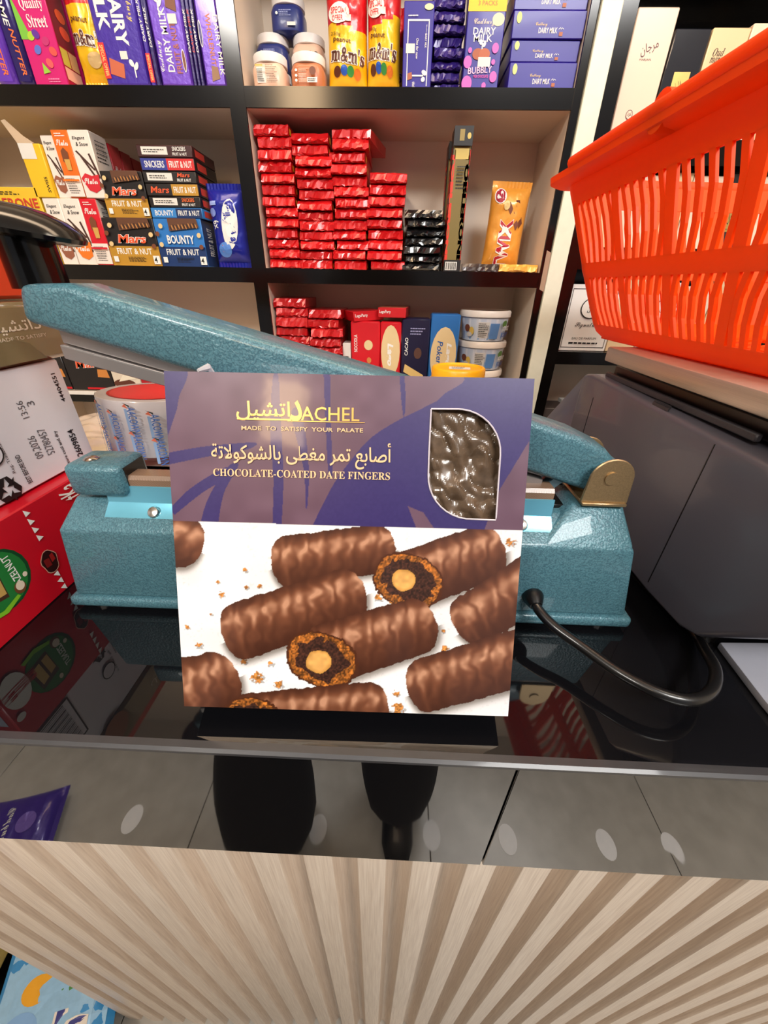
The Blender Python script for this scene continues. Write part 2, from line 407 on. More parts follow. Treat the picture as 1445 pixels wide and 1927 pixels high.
# ------------------------------------------------------------------ the room
b = MB(); b.box(-2.6, 2.6, -3.2, 1.25, FZ-.06, FZ-.004); fl = struct('floor', b, mat((70, 68, 64), .7), 'grey tiled shop floor')
tm = MB().box(-.3613, .3613, -.3613, .3613, 0, .004).mesh(TILE, .0012, 1)
for i in range(-4, 4):
    for j in range(-4, 2):
        t = obj('tile', tm, fl); t.location = (.145+.725*(i+.5), -.138+.725*(j+.5), FZ-.004)
struct('ceiling', MB().box(-2.6, 2.6, -3.2, 1.25, 2.8, 2.86), mat((236, 232, 224), .7))
struct('wall_back', MB().box(-2.6, 2.6, 1.06, 1.2, FZ, 2.8), mat((205, 192, 176), .7))
struct('wall_left', MB().box(-2.7, -2.6, -3.2, 1.2, FZ, 2.8), mat((214, 205, 192), .7))
struct('wall_right', MB().box(2.6, 2.7, -3.2, 1.2, FZ, 2.8), mat((214, 205, 192), .7))

# ------------------------------------------------------------------ counter
root = thing('shop_counter', 'shop counter with glossy black top and apron over pale fluted wood front', 'counter', (.24, .26, FZ))
part('carcass', MB().box(-.57, 1.05, .03, .5, FZ, .92), BLACK, root)
part('worktop', MB().box(-.575, 1.06, .006, .54, .918, .95), GLASSB, root)
part('edge_trim', MB().prism([(.006, .95), (.0012, .95), (-.0010, .9487), (-.0010, .9462), (.006, .9455)], 'x', -.575, 1.06), mat((44, 44, 48), .45, 0, .3, .3, 60), root)
SEAM = .0865; APRON = black_glass(1.95)
for a, c in ((-.575, SEAM-.0007), (SEAM+.0007, 1.06)):
    part('apron_panel', MB().box(a, c, 0, .03, .784, .9455), APRON, root, .0006, 1)
PER = .0493; cr = .0243
prof = [(0, 0), (.0011, .0005), (.0019, .0022), (.0026, .0055), (.0038, .0115), (.0060, .0175), (.0095, .0215), (.0130, .0220), (.0165, .0200), (.0195, .0155), (.0218, .0085), (.0233, .0030), (.0243, .0008), (.0250, 0)]
rib = [(-cr, 0)]+[(x, y) for x, y in prof]
pts = [(x, .004+y) for x, y in rib]+[(PER-cr, .029), (-cr, .029)]
fm = MB().prism(pts, 'z', FZ, .784).mesh(WOOD, smooth=True)
for k in range(-11, 22):
    o = obj('flute', fm, root); o.location = Vector((.003+PER*k, 0, 0))-Vector(root.location)

# ------------------------------------------------------------------ impulse heat sealer
S = thing('heat_sealer', 'long blue hammered-metal hand heat sealer with black handle, arm raised', 'heat sealer', (-.04, .16, .95))
for x in (-.27, .19):
    for y in (.128, .198): part('rubber_foot', MB().lathe([(.008, 0), (.008, .0045)], (x, y, .95), 12), BLACK, S)
part('base_plate', MB().box(-.294, .2145, .1165, .2095, .9535, .965), HAMMER, S, .004, 3)
c = MB(); c.loft([(-.288, .2085, .1205, .2055, .9652), (-.277, .1945, .1225, .2035, 1.035), (-.271, .170, .1455, .182, 1.055)])
part('casing', c, HAMMER, S, .0028, 3)
part('hinge_tower', MB().hexa((.1185, .1945, .1222, .2038, 1.0342), (.147, .1875, .1465, .181, 1.0635)), HAMMER, S, .0035, 3)
part('spring_slot', MB().box(.118, .146, .152, .176, 1.0545, 1.0585), BLACK, S, .0006, 1)
BLUEF = mat((120, 200, 226), .2, .55, .5, .06, 30)
part('clamp_strip', MB().prism([(.1300, 1.0415), (.1425, 1.0525), (.1435, 1.067), (.1450, 1.067), (.1440, 1.052), (.1312, 1.0402)], 'x', -.2415, .1305), BLUEF, S, .0005, 1, label='light blue metal strip clamping the sealing tape')
for x in (-.2, -.02, .105):
    sc = part('screw', MB().lathe([(.0052, 0), (.0052, .001), (.0042, .0024), (.001, .003), (0, .003)], (0, 0, 0), 16), CHROME, S, world=False, smooth=True)
    sc.matrix_local = Matrix.Translation(Vector((x, .1362, 1.0470))-Vector(S.location)) @ Matrix.Rotation(math.radians(49), 4, 'X')
part('sealing_bar', MB().prism([(.1445, 1.050), (.1445, 1.0725), (.147, 1.0755), (.160, 1.0755), (.1625, 1.0725), (.1625, 1.050)], 'x', -.223, .129), WEAVE, S, label='brown mesh tape over the sealing bar')
cl = part('end_clip', MB().box(-.2665, -.2195, .1375, .176, 1.0585, 1.0865), HAMMER, S, .006, 3)
part('clip_screw', MB().lathe([(.006, 0), (.006, .0008), (.004, .0022), (0, .0024)], (-.25, .1525, 1.0863), 16), CHROME, S, parent=cl, smooth=True)
part('clip_opening', MB().box(-.2200, -.2192, .144, .170, 1.062, 1.083), BLACK, S, parent=cl)
arm = [(-.252, 1.2105), (-.219, 1.2115), (.095, 1.1305), (.140, 1.1175), (.163, 1.1075), (.176, 1.0955), (.180, 1.085), (.174, 1.075), (.160, 1.0705), (.110, 1.0860), (-.232, 1.181), (-.258, 1.188)]
am = part('press_arm', MB().prism(arm, 'y', .150, .190), HAMMER, S, .006, 3)
part('arm_boss', MB().tube([(.168, .1465, 1.0865), (.168, .1935, 1.0865)], .0135, 24), HAMMER, S, parent=am, smooth=True)
part('arm_washer', MB().tube([(.168, .1446, 1.0868), (.168, .1464, 1.0868)], .0128, 24), mat((228, 78, 40), .4), S, parent=am)
BRASSY = mat((176, 150, 112), .4, .85, 0, .3, 900)
hb = MB()
def dome(cx, cz, r, zb, n=14): return [(cx-r-.0015, zb)]+[(cx-r*math.cos(math.pi*i/n), cz+r*math.sin(math.pi*i/n)) for i in range(n+1)]+[(cx+r+.0015, zb)]
for ya in (.1425, .1935): hb.prism(dome(.1685, 1.0865, .0172, 1.0665), 'y', ya, ya+.0021)
hb.box(.1510, .1865, .1405, .1955, 1.0638, 1.0668)
br = part('hinge_bracket', hb, BRASSY, S, .0007, 1, label='dull brass-coloured hinge bracket')
part('hinge_pin', MB().tube([(.168, .1413, 1.088), (.168, .198, 1.088)], .0052, 24), BRASSY, S, parent=br, smooth=True)
part('spring_link', MB().prism([(.112, 1.058), (.124, 1.058), (.152, 1.086), (.142, 1.090)], 'y', .160, .172), mat((120, 150, 165), .3, .6), S, .001, 1)
sl = (1.1305-1.2115)/(.095+.219)
def under(x): return 1.181+(x+.232)*sl
pb = MB()
for dz, yy0, yy1 in ((-.0005, .160, .181), (-.0105, .156, .185)):
    a, c2 = -.243, .122
    pb.prism([(a, under(a)+dz), (c2, under(c2)+dz), (c2, under(c2)+dz-.0095), (a, under(a)+dz-.0095)], 'y', yy0, yy1)
part('pressure_bar', pb, mat((178, 172, 170), .3, .8, 0, .15, 30), S, .0007, 1, label='silver aluminium pressure bar under the arm')
hd = thing_handle = part('handle_post', MB().lathe([(.0185, 1.2075), (.018, 1.225), (.0178, 1.243)], (-.2505, .170, 0), 32, sx=.92, sy=.9), GLOSSK, S, smooth=True)
kb = MB(); kb.lathe([(0, -.0035), (.034, -.004), (.0395, -.002), (.0405, .0005), (.038, .004), (.030, .0088), (.018, .0125), (.008, .0136), (0, .0138)], (0, 0, 0), 44, sy=.78)
kn = part('handle_cap', kb, GLOSSK, S, world=False, smooth=True, label='glossy black oval handle cap')
kn.matrix_local = Matrix.Translation(Vector((-.2530, .170, 1.2415))-Vector(S.location)) @ Matrix.Rotation(math.radians(9), 4, 'Y')
part('cord_grommet', MB().lathe([(.0055, -.004), (.0085, 0), (.0088, .003), (.0072, .0075), (.005, .012)], (0, 0, 0), 24), BLACK, S, world=False, smooth=True).matrix_local = Matrix.Translation(Vector((.123, .1215, .985))-Vector(S.location)) @ Matrix.Rotation(math.radians(98), 4, 'X')
cp = [(.123, .12, .985), (.124, .108, .9825), (.133, .094, .978), (.150, .078, .974), (.170, .056, .972), (.190, .041, .972), (.210, .037, .9715), (.230, .046, .9705), (.247, .065, .968), (.258, .088, .962), (.268, .115, .956), (.27, .16, .9545), (.262, .25, .9545), (.25, .36, .9545), (.2, .45, .9545)]
def spline(pts, n=7):
    P = [Vector(p) for p in pts]; out = []
    for i in range(len(P)-1):
        p0, p1, p2, p3 = P[max(i-1, 0)], P[i], P[i+1], P[min(i+2, len(P)-1)]
        for k in range(n):
            t = k/n; out.append(.5*((2*p1)+(p2-p0)*t+(2*p0-5*p1+4*p2-p3)*t*t+(3*p1-p0-3*p2+p3)*t**3))
    return out+[P[-1]]
part('power_cord', MB().tube(spline(cp), .0042, 14), mat((16, 16, 17), .32, 0, .3, 0), S, smooth=True)

# ------------------------------------------------------------------ the date-finger box
BW, BH, BT = .217, .216, .0478
al, yw = .386, .015
wd = Vector((math.cos(yw), math.sin(yw), .001)).normalized(); bk0 = Vector((-math.sin(yw), math.cos(yw), 0))
upv = (Vector((0, 0, 1))*math.cos(al)+bk0*math.sin(al)); upv = (upv-wd*upv.dot(wd)).normalized(); bk = upv.cross(wd)
B = thing('chocolate_box', 'purple shrink-wrapped box of chocolate-coated date fingers leaning on the sealer', 'box')
o0 = Vector((-.136, .018, .968))+wd*BW/2
B.matrix_world = Matrix(((wd.x, bk.x, upv.x, o0.x), (wd.y, bk.y, upv.y, o0.y), (wd.z, bk.z, upv.z, o0.z), (0, 0, 0, 1)))
PURPLE = mat((56, 42, 98), .36, 0, .5, .04)
sh = MB(); hw = BW/2
sh.v = [(x, y, z) for z in (0, BH) for y in (.0004, BT) for x in (-hw, hw)]
for q, mi in (((0, 2, 3, 1), 1), ((4, 5, 7, 6), 0), ((2, 6, 7, 3), 0), ((0, 4, 6, 2), 0), ((1, 3, 7, 5), 0)): sh.face(q, mi)
obj('box_shell', sh.mesh([PURPLE, mat((30, 24, 40), .6)]), B)
# front print painted as colours on a fine grid: leaf pattern above, photograph of the sweets below
HM = np.array([[0.0012876558093332115, -7.586507156899501e-05, -0.346067750794999], [4.386232688510783e-05, -0.0014105200908842493, 1.8579504532651505], [2.2629433304878123e-05, -0.00017547344763421826, 1.0]])
HI = np.linalg.inv(HM)
NU, NV = 470, 470
uu, vv = np.meshgrid(np.linspace(0, 1, NU+1), np.linspace(0, 1, NV+1))
q = np.stack([uu, vv, np.ones_like(uu)], -1) @ HI.T
PX, PY = q[..., 0]/q[..., 2], q[..., 1]/q[..., 2]
VNG = {}
def vn(x, y, s, seed=0):
    """smooth value noise"""
    if seed not in VNG: VNG[seed] = np.random.default_rng(seed).random((256, 256))
    r = VNG[seed]; x = x/s+37; y = y/s+91
    xi = np.floor(x).astype(int); yi = np.floor(y).astype(int); fx = x-xi; fy = y-yi; fx = fx*fx*(3-2*fx); fy = fy*fy*(3-2*fy)
    g = lambda a, c: r[a % 256, c % 256]
    return (g(xi, yi)*(1-fx)+g(xi+1, yi)*fx)*(1-fy)+(g(xi, yi+1)*(1-fx)+g(xi+1, yi+1)*fx)*fy
def inpoly(X, Y, poly):
    ins = np.zeros(X.shape, bool); n = len(poly)
    for i in range(n):
        (xa, ya), (xb, yb) = poly[i], poly[(i+1) % n]
        if ya == yb: continue
        ins ^= ((Y > min(ya, yb)) & (Y <= max(ya, yb)) & (X < (Y-ya)*(xb-xa)/(yb-ya)+xa))
    return ins
def curve(*pts): return [tuple(p) for p in spline([(x, y, 0) for x, y in pts], 8)] if False else [(p.x, p.y) for p in spline([(x, y, 0) for x, y in pts], 8)]
col = np.zeros(PX.shape+(3,))
X2, Y2 = (PX-300)*2.007, (PY-680)*2.007
dark = np.array([50, 38, 96.]); mauve = np.array([98, 71, 88.])
tone = dark+(vn(X2, Y2, 9, 3)[..., None]-.5)*5
mv = inpoly(X2, Y2, curve((95, 20), (1085, 40), (1070, 130), (1000, 175), (900, 225), (800, 290), (720, 380), (650, 480), (570, 640))+[(150, 640), (20, 640), (20, 330), (70, 180)])
mv |= inpoly(X2, Y2, [(940, 545), (1000, 570), (1060, 660), (985, 660)]) | inpoly(X2, Y2, [(1290, 480), (1400, 300), (1400, 660), (1220, 660)])
blades = [curve((15, 30), (108, 40), (80, 130), (40, 215))+[(15, 215)], curve((20, 350), (180, 322), (360, 308), (330, 335), (180, 362), (20, 395)), curve((40, 560), (120, 480), (250, 402), (275, 425), (160, 500), (60, 580)),
          curve((150, 640), (185, 520), (260, 400), (300, 395), (245, 500), (220, 640)), curve((428, 640), (432, 450), (420, 250), (432, 60), (452, 60), (462, 250), (470, 450), (462, 640)),
          curve((555, 555), (545, 400), (500, 200), (540, 200), (566, 400), (560, 555)), curve((622, 40), (645, 40), (648, 200), (655, 420), (640, 420), (628, 200)), curve((908, 40), (924, 40), (932, 130), (926, 215), (916, 150))]
for bl in blades: mv &= ~inpoly(X2, Y2, bl)
col[:] = np.where(mv[..., None], mauve+(vn(X2, Y2, 60, 5)[..., None]-.5)*14, tone)
# lower photograph
X3, Y3 = (PX-300)*2.007, (PY-960)*2.007
low = vv < .586-.003*uu
bgw = 222+26*vn(X3, Y3, 120, 1)-16*(vn(X3, Y3, 7, 2) > .8)*vn(X3, Y3, 30, 9)
pic = np.stack([bgw, bgw*.995, bgw*1.0], -1)
crumbs = [(235, 318, 15), (325, 225, 10), (105, 440, 11), (150, 508, 14), (370, 630, 26), (450, 655, 17), (320, 570, 14), (420, 577, 12), (825, 330, 16), (885, 345, 14), (1080, 520, 14), (905, 745, 24), (895, 690, 14), (1330, 120, 18), (1075, 455, 9), (222, 270, 7), (380, 285, 10), (330, 290, 8), (195, 392, 6), (40, 300, 5)]
for cx, cy, r in crumbs:
    d = np.hypot(X3-cx, (Y3-cy)*1.3)+(vn(X3, Y3, 6, 11)-.5)*r*1.1
    pic = np.where((np.hypot(X3-cx-3, (Y3-cy-4)*1.3)+(vn(X3, Y3, 6, 11)-.5)*r < r)[..., None], pic*.72, pic)
    pic = np.where((d < r*.8)[..., None], np.array([196, 128, 60.])*(.6+.7*vn(X3, Y3, 5, 12))[..., None], pic)
def finger(A, Bp, ra, rb, cut=None):
    global pic
    ax = np.array(Bp, float)-A; L = np.hypot(*ax); ax /= L
    dx, dy = X3-A[0], Y3-A[1]; t = dx*ax[0]+dy*ax[1]; s = -dx*ax[1]+dy*ax[0]
    tc = np.clip(t, 0, L); r = ra+(rb-ra)*tc/L; edge = (vn(X3, Y3, 16, 21)-.5)*7
    over = np.maximum(t-L, 0)*1.25; under_ = np.maximum(-t, 0)*(1.5 if not cut else 3)
    dist = ((np.abs(s)/r)**2.2+((over+under_)/r)**2.2)**(1/2.2)
    sd = np.exp(-np.maximum((np.hypot(dx-L*ax[0]*.5, 0)*0+dist)-1, 0)**2*30)*(s > r*.2)*.55
    pic = pic*(1-sd[..., None]*np.array([.75, .8, .85]))
    ins = dist < 1+edge/r
    n = s/r
    lum = np.exp(-((n+.42)/.42)**2)*.75+.30*np.exp(-((n-.15)/.6)**2)
    rip = np.sin(t/9.5+vn(X3, Y3, 34, 31)*5+s/30)*.5+.5
    rip = rip*(.35+.65*vn(X3, Y3, 17, 33))
    lum = lum*(.58+.66*rip)+.07*vn(X3, Y3, 40, 35)+.22*np.exp(-((n+.5)/.16)**2)*vn(X3, Y3, 22, 37)
    endl = np.clip(-t/ra, 0, 1)
    lum = lum*(1-.35*endl)+.16*endl*vn(X3, Y3, 18, 36)+np.exp(-((t+ra*.12)/(ra*.10))**2)*.16*(not cut)
    lum = np.clip(lum, 0, 1)[..., None]
    c0, c1, c2 = np.array([58, 27, 15.]), np.array([112, 66, 44.]), np.array([188, 138, 108.])
    cc = np.where(lum < .5, c0+(c1-c0)*lum*2, c1+(c2-c1)*(lum*2-1))
    pic = np.where(ins[..., None], cc, pic)
    if cut:
        (cx, cy, rx, ry, rot), (nx, ny, nr) = cut; c_, s_ = math.cos(rot), math.sin(rot)
        ex, ey = ((X3-cx)*c_+(Y3-cy)*s_)/rx, (-(X3-cx)*s_+(Y3-cy)*c_)/ry
        e = (np.abs(ex)**2.2+np.abs(ey)**2.2)**(1/2.2)+(vn(X3, Y3, 12, 41)-.5)*.1
        k = vn(X3, Y3, 5, 42)[..., None]; k2 = vn(X3, Y3, 14, 43)[..., None]
        pic = np.where((e < 1.04)[..., None], np.array([74, 36, 16.]), pic)
        pic = np.where((e < .97)[..., None], np.array([168, 98, 38.])*(.45+.85*k)*(.7+.5*k2), pic)
        pic = np.where((e+(vn(X3, Y3, 20, 45)-.5)*.25 < .74)[..., None], np.array([66, 38, 28.])*(.45+.9*k), pic)
        a = np.hypot(X3-nx, (Y3-ny)*1.08)+(vn(X3, Y3, 18, 46)-.5)*7
        pic = np.where((a < nr)[..., None], np.array([222, 166, 92.])*(.9+.18*k2)-np.clip((a-nr*.7)/nr, 0, 1)[..., None]*90, pic)
finger((490, 195), (820, 145), 98, 92)
finger((945, 262), (1225, 165), 112, 108, ((942, 265, 130, 98, .32), (925, 262, 45)))
finger((310, 455), (700, 325), 110, 104)
finger((1180, 415), (1420, 270), 100, 110)
finger((-110, 60), (90, 120), 100, 98)
finger((625, 545), (965, 440), 118, 108, ((614, 562, 133, 98, .32), (602, 570, 47)))
finger((130, 690), (210, 650), 150, 118)
finger((1005, 660), (1400, 545), 103, 112)
finger((330, 790), (790, 745), 100, 98, ((350, 800, 110, 92, .2), (360, 812, 40)))
col = np.where(low[..., None], pic, col)
col = np.clip(col, 0, 255)/255; colL = np.where(col <= .04045, col/12.92, ((col+.055)/1.055)**2.4)
# die-cut window
wx, wy = [(.726, .917), (.800, .917)], None
win = [(.7265, .915), (.80, .916)]+[(.80+.122*math.sin(a), .795+.121*math.cos(a)) for a in np.linspace(.1, math.pi/2, 10)]+[(.922, .62), (.921, .612)]+[(.850-.124*math.sin(a), .735-.122*math.cos(a)) for a in np.linspace(.1, math.pi/2, 10)]+[(.7255, .80)]
hole = inpoly((uu[:-1, :-1]+uu[1:, 1:])/2, (vv[:-1, :-1]+vv[1:, 1:])/2, win)
idx = np.arange((NU+1)*(NV+1)).reshape(NV+1, NU+1)
quads = np.stack([idx[:-1, :-1], idx[:-1, 1:], idx[1:, 1:], idx[1:, :-1]], -1)[~hole]
me = bpy.data.meshes.new('mesh'); co = np.stack([(uu-.5)*BW, np.zeros_like(uu), vv*BH], -1).reshape(-1, 3)
me.from_pydata(co.tolist(), [], quads.tolist()); me.materials.append(PRINTED)
ca = me.color_attributes.new('print', 'FLOAT_COLOR', 'POINT'); ca.data.foreach_set('color', np.concatenate([colL.reshape(-1, 3), np.ones((len(co), 1))], 1).astype(np.float32).ravel())
obj('printed_front', me, B)['label'] = 'printed front with purple leaf pattern above a photograph of date fingers'
b = MB(); P3 = [Vector(((u-.5)*BW, -.0003, v*BH)) for u, v in win]
b.tube(P3+[P3[0]], .0005, 6, cap=False); obj('window_rim', b.mesh(mat((205, 196, 205), .5)), B)
b = MB(); n1, n2 = 60, 90
for j in range(n2+1):
    for i in range(n1+1):
        u, v = .70+.245*i/n1, .59+.345*j/n2
        a = vn(np.array(u*190.), np.array(v*150.+u*60), 7, 51); a2 = abs(vn(np.array(u*300+v*120.), np.array(v*210.), 8, 52)-.5)
        b.v.append(((u-.5)*BW, .0075-.0048*float(a)-.004*float(a2), v*BH))
for j in range(n2):
    for i in range(n1): k = j*(n1+1)+i; b.face((k, k+1, k+n1+2, k+n1+1))
obj('wrapped_sweets', b.mesh(mat((92, 74, 58), .24, .05, .35, .5, 220), smooth=False, recalc=False), B)['label'] = 'sweets in crinkled clear film behind the die-cut window'
b = MB(); b.box(-.5*BW+.001, .5*BW-.001, .012, .0125, .59*BH, .99*BH); obj('inner_tray', b.mesh(mat((70, 52, 40), .6)), B)
p = Print(lambda u, v, e: ((u-.5)*BW, -e, v*BH), BW, BH)
CREAMG = mat((226, 190, 142), .5, 0, 0, .03)
p.text('\u0627\u062a\u0634\u064a\u0644', .268, .900, .148, .052, GOLD, 'a', 0, .008); p.text('ACHEL', .452, .8955, .160, .037, GOLD, 'n', 0, .004)
p.text('\u062f', .358, .9025, .034, .055, GOLD, 'a', 0, .02); p.rect(.335, .8735, .547, .8755, GOLD); p.rect(.196, .8755, .345, .8795, GOLD)
p.text('MADE  TO  SATISFY  YOUR  PALATE', .375, .853, .335, .0115, CREAMG, 'b')
p.text('\u0623\u0635\u0627\u0628\u0639 \u062a\u0645\u0631 \u0645\u063a\u0637\u0649 \u0628\u0627\u0644\u0634\u0648\u0643\u0648\u0644\u0627\u062a\u0629', .371, .783, .50, .074, CREAMG, 'a', 0, .011)
p.text('CHOCOLATE-COATED DATE FINGERS', .372, .729, .495, .021, CREAMG, 's')
p.build(B)
wf = MB(); wf.tube([(-.088, -.0005, BH+.0005), (-.085, .006, BH+.004), (-.083, .010, BH+.0005)], [.001, .0022, .001], 6)
obj('wrap_knot', wf.mesh(mat((225, 225, 232), .1, 0, 1, 0, alpha=.55)), B)

# ------------------------------------------------------------------ cartons at the left end of the counter
KRED = gloss(196, 14, 34); KW = paper(222, 220, 226); KGRN = gloss(36, 120, 52)
def kk_red(p):
    p.ell(.235, .53, .125, .29, ink(16, 70, 34)); p.ell(.228, .53, .118, .272, KGRN)
    p.text('HAZELNUT', .292, .53, .36, .030, WHITE, 'b', 90)
    p.poly([(.135, .40), (.235, .36), (.245, .66), (.15, .70)], ink(70, 40, 24)); p.poly([(.15, .43), (.188, .415), (.195, .63), (.16, .65)], ink(206, 170, 96)); p.poly([(.20, .41), (.232, .40), (.238, .60), (.207, .62)], ink(196, 158, 86))
    p.ell(.285, .37, .024, .062, ink(110, 66, 36)); p.ell(.288, .385, .018, .045, ink(228, 212, 190)); p.ell(.325, .45, .010, .025, ink(228, 212, 190)); p.ell(.235, .74, .010, .03, ink(228, 212, 190))
    p.poly([(.13, .27), (.20, .24), (.27, .30), (.262, .33), (.19, .285), (.14, .31)], ink(128, 190, 40))
    p.ell(.068, .44, .058, .20, WHITE); p.text('KitKat', .068, .44, .115, .19, KRED, 'i', 90); p.ell(.03, .70, .02, .04, WHITE)
    for vz in (.945, .855, .765, .675): p.poly([(.437, vz-.035), (.437, vz+.035), (.463, vz-.02)], WHITE)
    for vz in (.23, .145, .06): p.poly([(.447, vz-.035), (.447, vz+.035), (.421, vz+.02)], WHITE)
    hp = [(.435+.036*math.cos(a)*(1+.1*math.sin(5*a)), .40+.12*math.sin(a)) for a in np.linspace(0, 2*math.pi, 22)[:-1]]
    p.poly([(.435+(u-.435)*1.1, .40+(v-.40)*1.08) for u, v in hp], ink(206, 150, 130)); p.poly(hp, ink(40, 8, 8))
    p.poly([(.41, .36), (.437, .355), (.437, .44), (.41, .45)], ink(120, 20, 20)); p.poly([(.442, .38), (.462, .39), (.460, .47), (.442, .46)], ink(150, 26, 24))
    p.text('tKa', .665, .9, .16, .11, WHITE, 'i', 90)
def kk_front(p): p.rect(.05, .05, .95, .75, paper(190, 200, 222)); p.text('BREAKS', .5, .4, .7, .22, ink(30, 40, 120), 'b')
carton('candy_carton', 'red display carton with green hazelnut oval standing on the counter beside the sealer', 'carton', -.445, -.32, .95, 1.044, .214, (KRED, KRED, KRED), {'right': kk_red, 'front': kk_front}, y=.046)
def kk_white(p):
    f = lambda y, z: ((y-.03)/.225, (z-1.046)/.101)
    for t, y, z, hgt, wv, m, st in (('44404551', .2435, 1.122, .014, .27, INKK, 'b'), ('13:56', .197, 1.113, .019, .15, ink(90, 88, 92), 'n'), ('3', .207, 1.116, .022, .04, ink(90, 88, 92), 'n'), ('09,2026', .193, 1.079, .026, .21, ink(90, 88, 92), 'n'), ('52780457', .205, 1.080, .024, .25, ink(90, 88, 92), 'n'), ('Store cool and dry', .219, 1.068, .014, .36, INKK, 'b'), ('12609854', .236, 1.066, .022, .31, INKK, 'b'), ('BEST BEFORE END', .172, 1.066, .013, .27, INKK, 'b'), ('Reg. Trademark of', .163, 1.085, .010, .36, INKK, 'n')):
        u, v = f(y, z); p.text(t, u, v, wv, hgt*1.6, m, st, 90)
    u, v = f(.151, 1.056)
    for k in range(3):
        a0 = math.radians(120*k); c_, s_ = math.cos(a0), math.sin(a0)
        for sh_ in ([(-.62, .30), (-.30, .86), (.10, .86), (-.18, .30)], [(.06, .86), (.30, .86), (.50, .52), (.70, .64), (.46, .14), (-.02, .20), (.20, .34)]):
            p.poly([(u+.058*(x*c_-y*s_), v+.13*(x*s_+y*c_)) for x, y in sh_], INKK)
    for a in np.linspace(0, 2*math.pi, 22)[:-1]: pass
    u, v = f(.152, 1.088); p.ell(u, v, .045, .10, INKK); p.ell(u, v, .039, .087, KW)
    u0, v0 = f(.055, 1.06); u1, v1 = f(.10, 1.12); p.rect(u0, v0, u1, v1, INKK); p.rect(u0+.008, v0+.02, u1-.008, v1-.02, KW)
    for k in range(22): vv_ = v0+.03+(v1-v0-.06)*k/22; p.rect(u0+.02, vv_, u1-.035, vv_+(.004 if k % 3 else .011), INKK)
    p.text('CA1022', (.045-.03)/.225, .3, .25, .03, INKK, 'n', 90)
carton('candy_carton', 'white-sided carton with red top and printed batch codes, stacked on the red one', 'carton', -.455, -.335, 1.0458, 1.1465, .225, (KW, KW, KRED), {'right': kk_white}, y=.03)
def tanp(p):
    p.text('\u062f\u0627\u062a\u0634\u064a\u0644', .70, .62, .26, .25, ink(230, 224, 205), 'a', 0, .01); p.text('MADE TO SATISFY', .72, .44, .24, .06, ink(220, 210, 190), 'n')
    p.poly([(.55, .05), (.60, .40), (.68, .42), (.74, .33), (.80, .05)], mat((118, 106, 74), .3, 0, .8, .1)); p.ell(.25, .3, .1, .4, ink(150, 92, 52))
carton('sweet_box', 'olive-tan shrink-wrapped sweet box lying on the white carton behind the handle', 'box', -.53, -.332, 1.1475, 1.196, .215, mat((140, 126, 90), .25, 0, .9, .12, 18), {'right': tanp}, y=.07, bevel=.004)
carton('sweet_box', 'orange-red glossy box lying on the olive-tan box at the far left', 'box', -.535, -.362, 1.197, 1.252, .205, gloss(196, 62, 30), None, y=.08, bevel=.003)

# ------------------------------------------------------------------ label scale carrying the basket
GREY = mat((88, 88, 100), .36, 0, .2, .05, 12, .04, 900); GREYD = mat((58, 56, 62), .5, 0, 0, .1, 50, .2, 700)
K = thing('label_scale', 'grey plastic shop scale with steel platter standing beside the sealer', 'scale', (.42, .25, .95))
prof = [(.405, .966), (.155, .9645), (.108, .968), (.090, .976), (.048, 1.022), (.044, 1.036), (.098, 1.108), (.109, 1.1165), (.38, 1.1225), (.405, 1.118)]
part('housing', MB().prism(prof, 'x', .245, .60), GREY, K, .005, 3)
part('rear_housing', MB().hexa((.205, .58, .398, .50, .966), (.285, .55, .398, .49, 1.102)), GREY, K, .006, 3)
part('panel_seam', MB().box(.2446, .2452, .1562, .1570, .975, 1.113), BLACK, K); part('panel_seam', MB().box(.2446, .2452, .360, .3608, 1.0, 1.098), BLACK, K)
for k in range(4): part('vent_slit', MB().box(.2475+.0024*k, .2485+.0024*k, .225+.003*k, .250+.003*k, 1.1188, 1.1216), GREYD, K)
part('platter_deck', MB().box(.266, .575, .075, .372, 1.121, 1.136), mat((26, 22, 24), .35), K, .002, 1)
part('deck_rail', MB().box(.257, .262, .14, .372, 1.121, 1.127), GREYD, K, .001, 1)
part('platter', MB().box(.247, .58, .045, .366, 1.1405, 1.1565), STEEL, K, .0022, 2, label='brushed steel weighing platter')
for x in (.26, .56):
    for y in (.12, .38): part('foot', MB().lathe([(.012, 0), (.013, .006), (.011, .017)], (x+.02, y, .95), 16), BLACK, K)
tag(obj('plastic_tray', MB().prism([(.282, .103), (.52, .112), (.52, .012), (.275, .012), (.2765, .05)], 'z', .9502, .957).mesh(mat((176, 178, 190), .35), .0015, 2)), 'pale grey flat plastic tray under the front of the scale', 'tray')

# ------------------------------------------------------------------ orange shopping basket
OR = basket_plastic()
BK = thing('shopping_basket', 'bright orange slatted plastic shopping basket standing on the scale platter', 'basket', (.38, .3, 1.157))
ZB, ZT = 1.1572, 1.338
def brect(s):
    e = s**.9
    return (.252-.040*e, .505+.035*e, .125-.035*e, .460+.105*e)
def bwall(side, t, s):
    """point on the basket wall: side 0 left(x-) 1 near(y-) 2 right 3 far; t along the straight run"""
    x0, x1, y0, y1 = brect(s); r = .034; z = ZB+(ZT-ZB)*s
    return {0: Vector((x0, y1-r+(y0-y1+2*r)*t, z)), 1: Vector((x0+r+(x1-x0-2*r)*t, y0, z)), 2: Vector((x1, y0+r+(y1-y0-2*r)*t, z)), 3: Vector((x1-r+(x0-x1+2*r)*t, y1, z))}[side]
NRM = [Vector((-1, 0, 0)), Vector((0, -1, 0)), Vector((1, 0, 0)), Vector((0, 1, 0))]
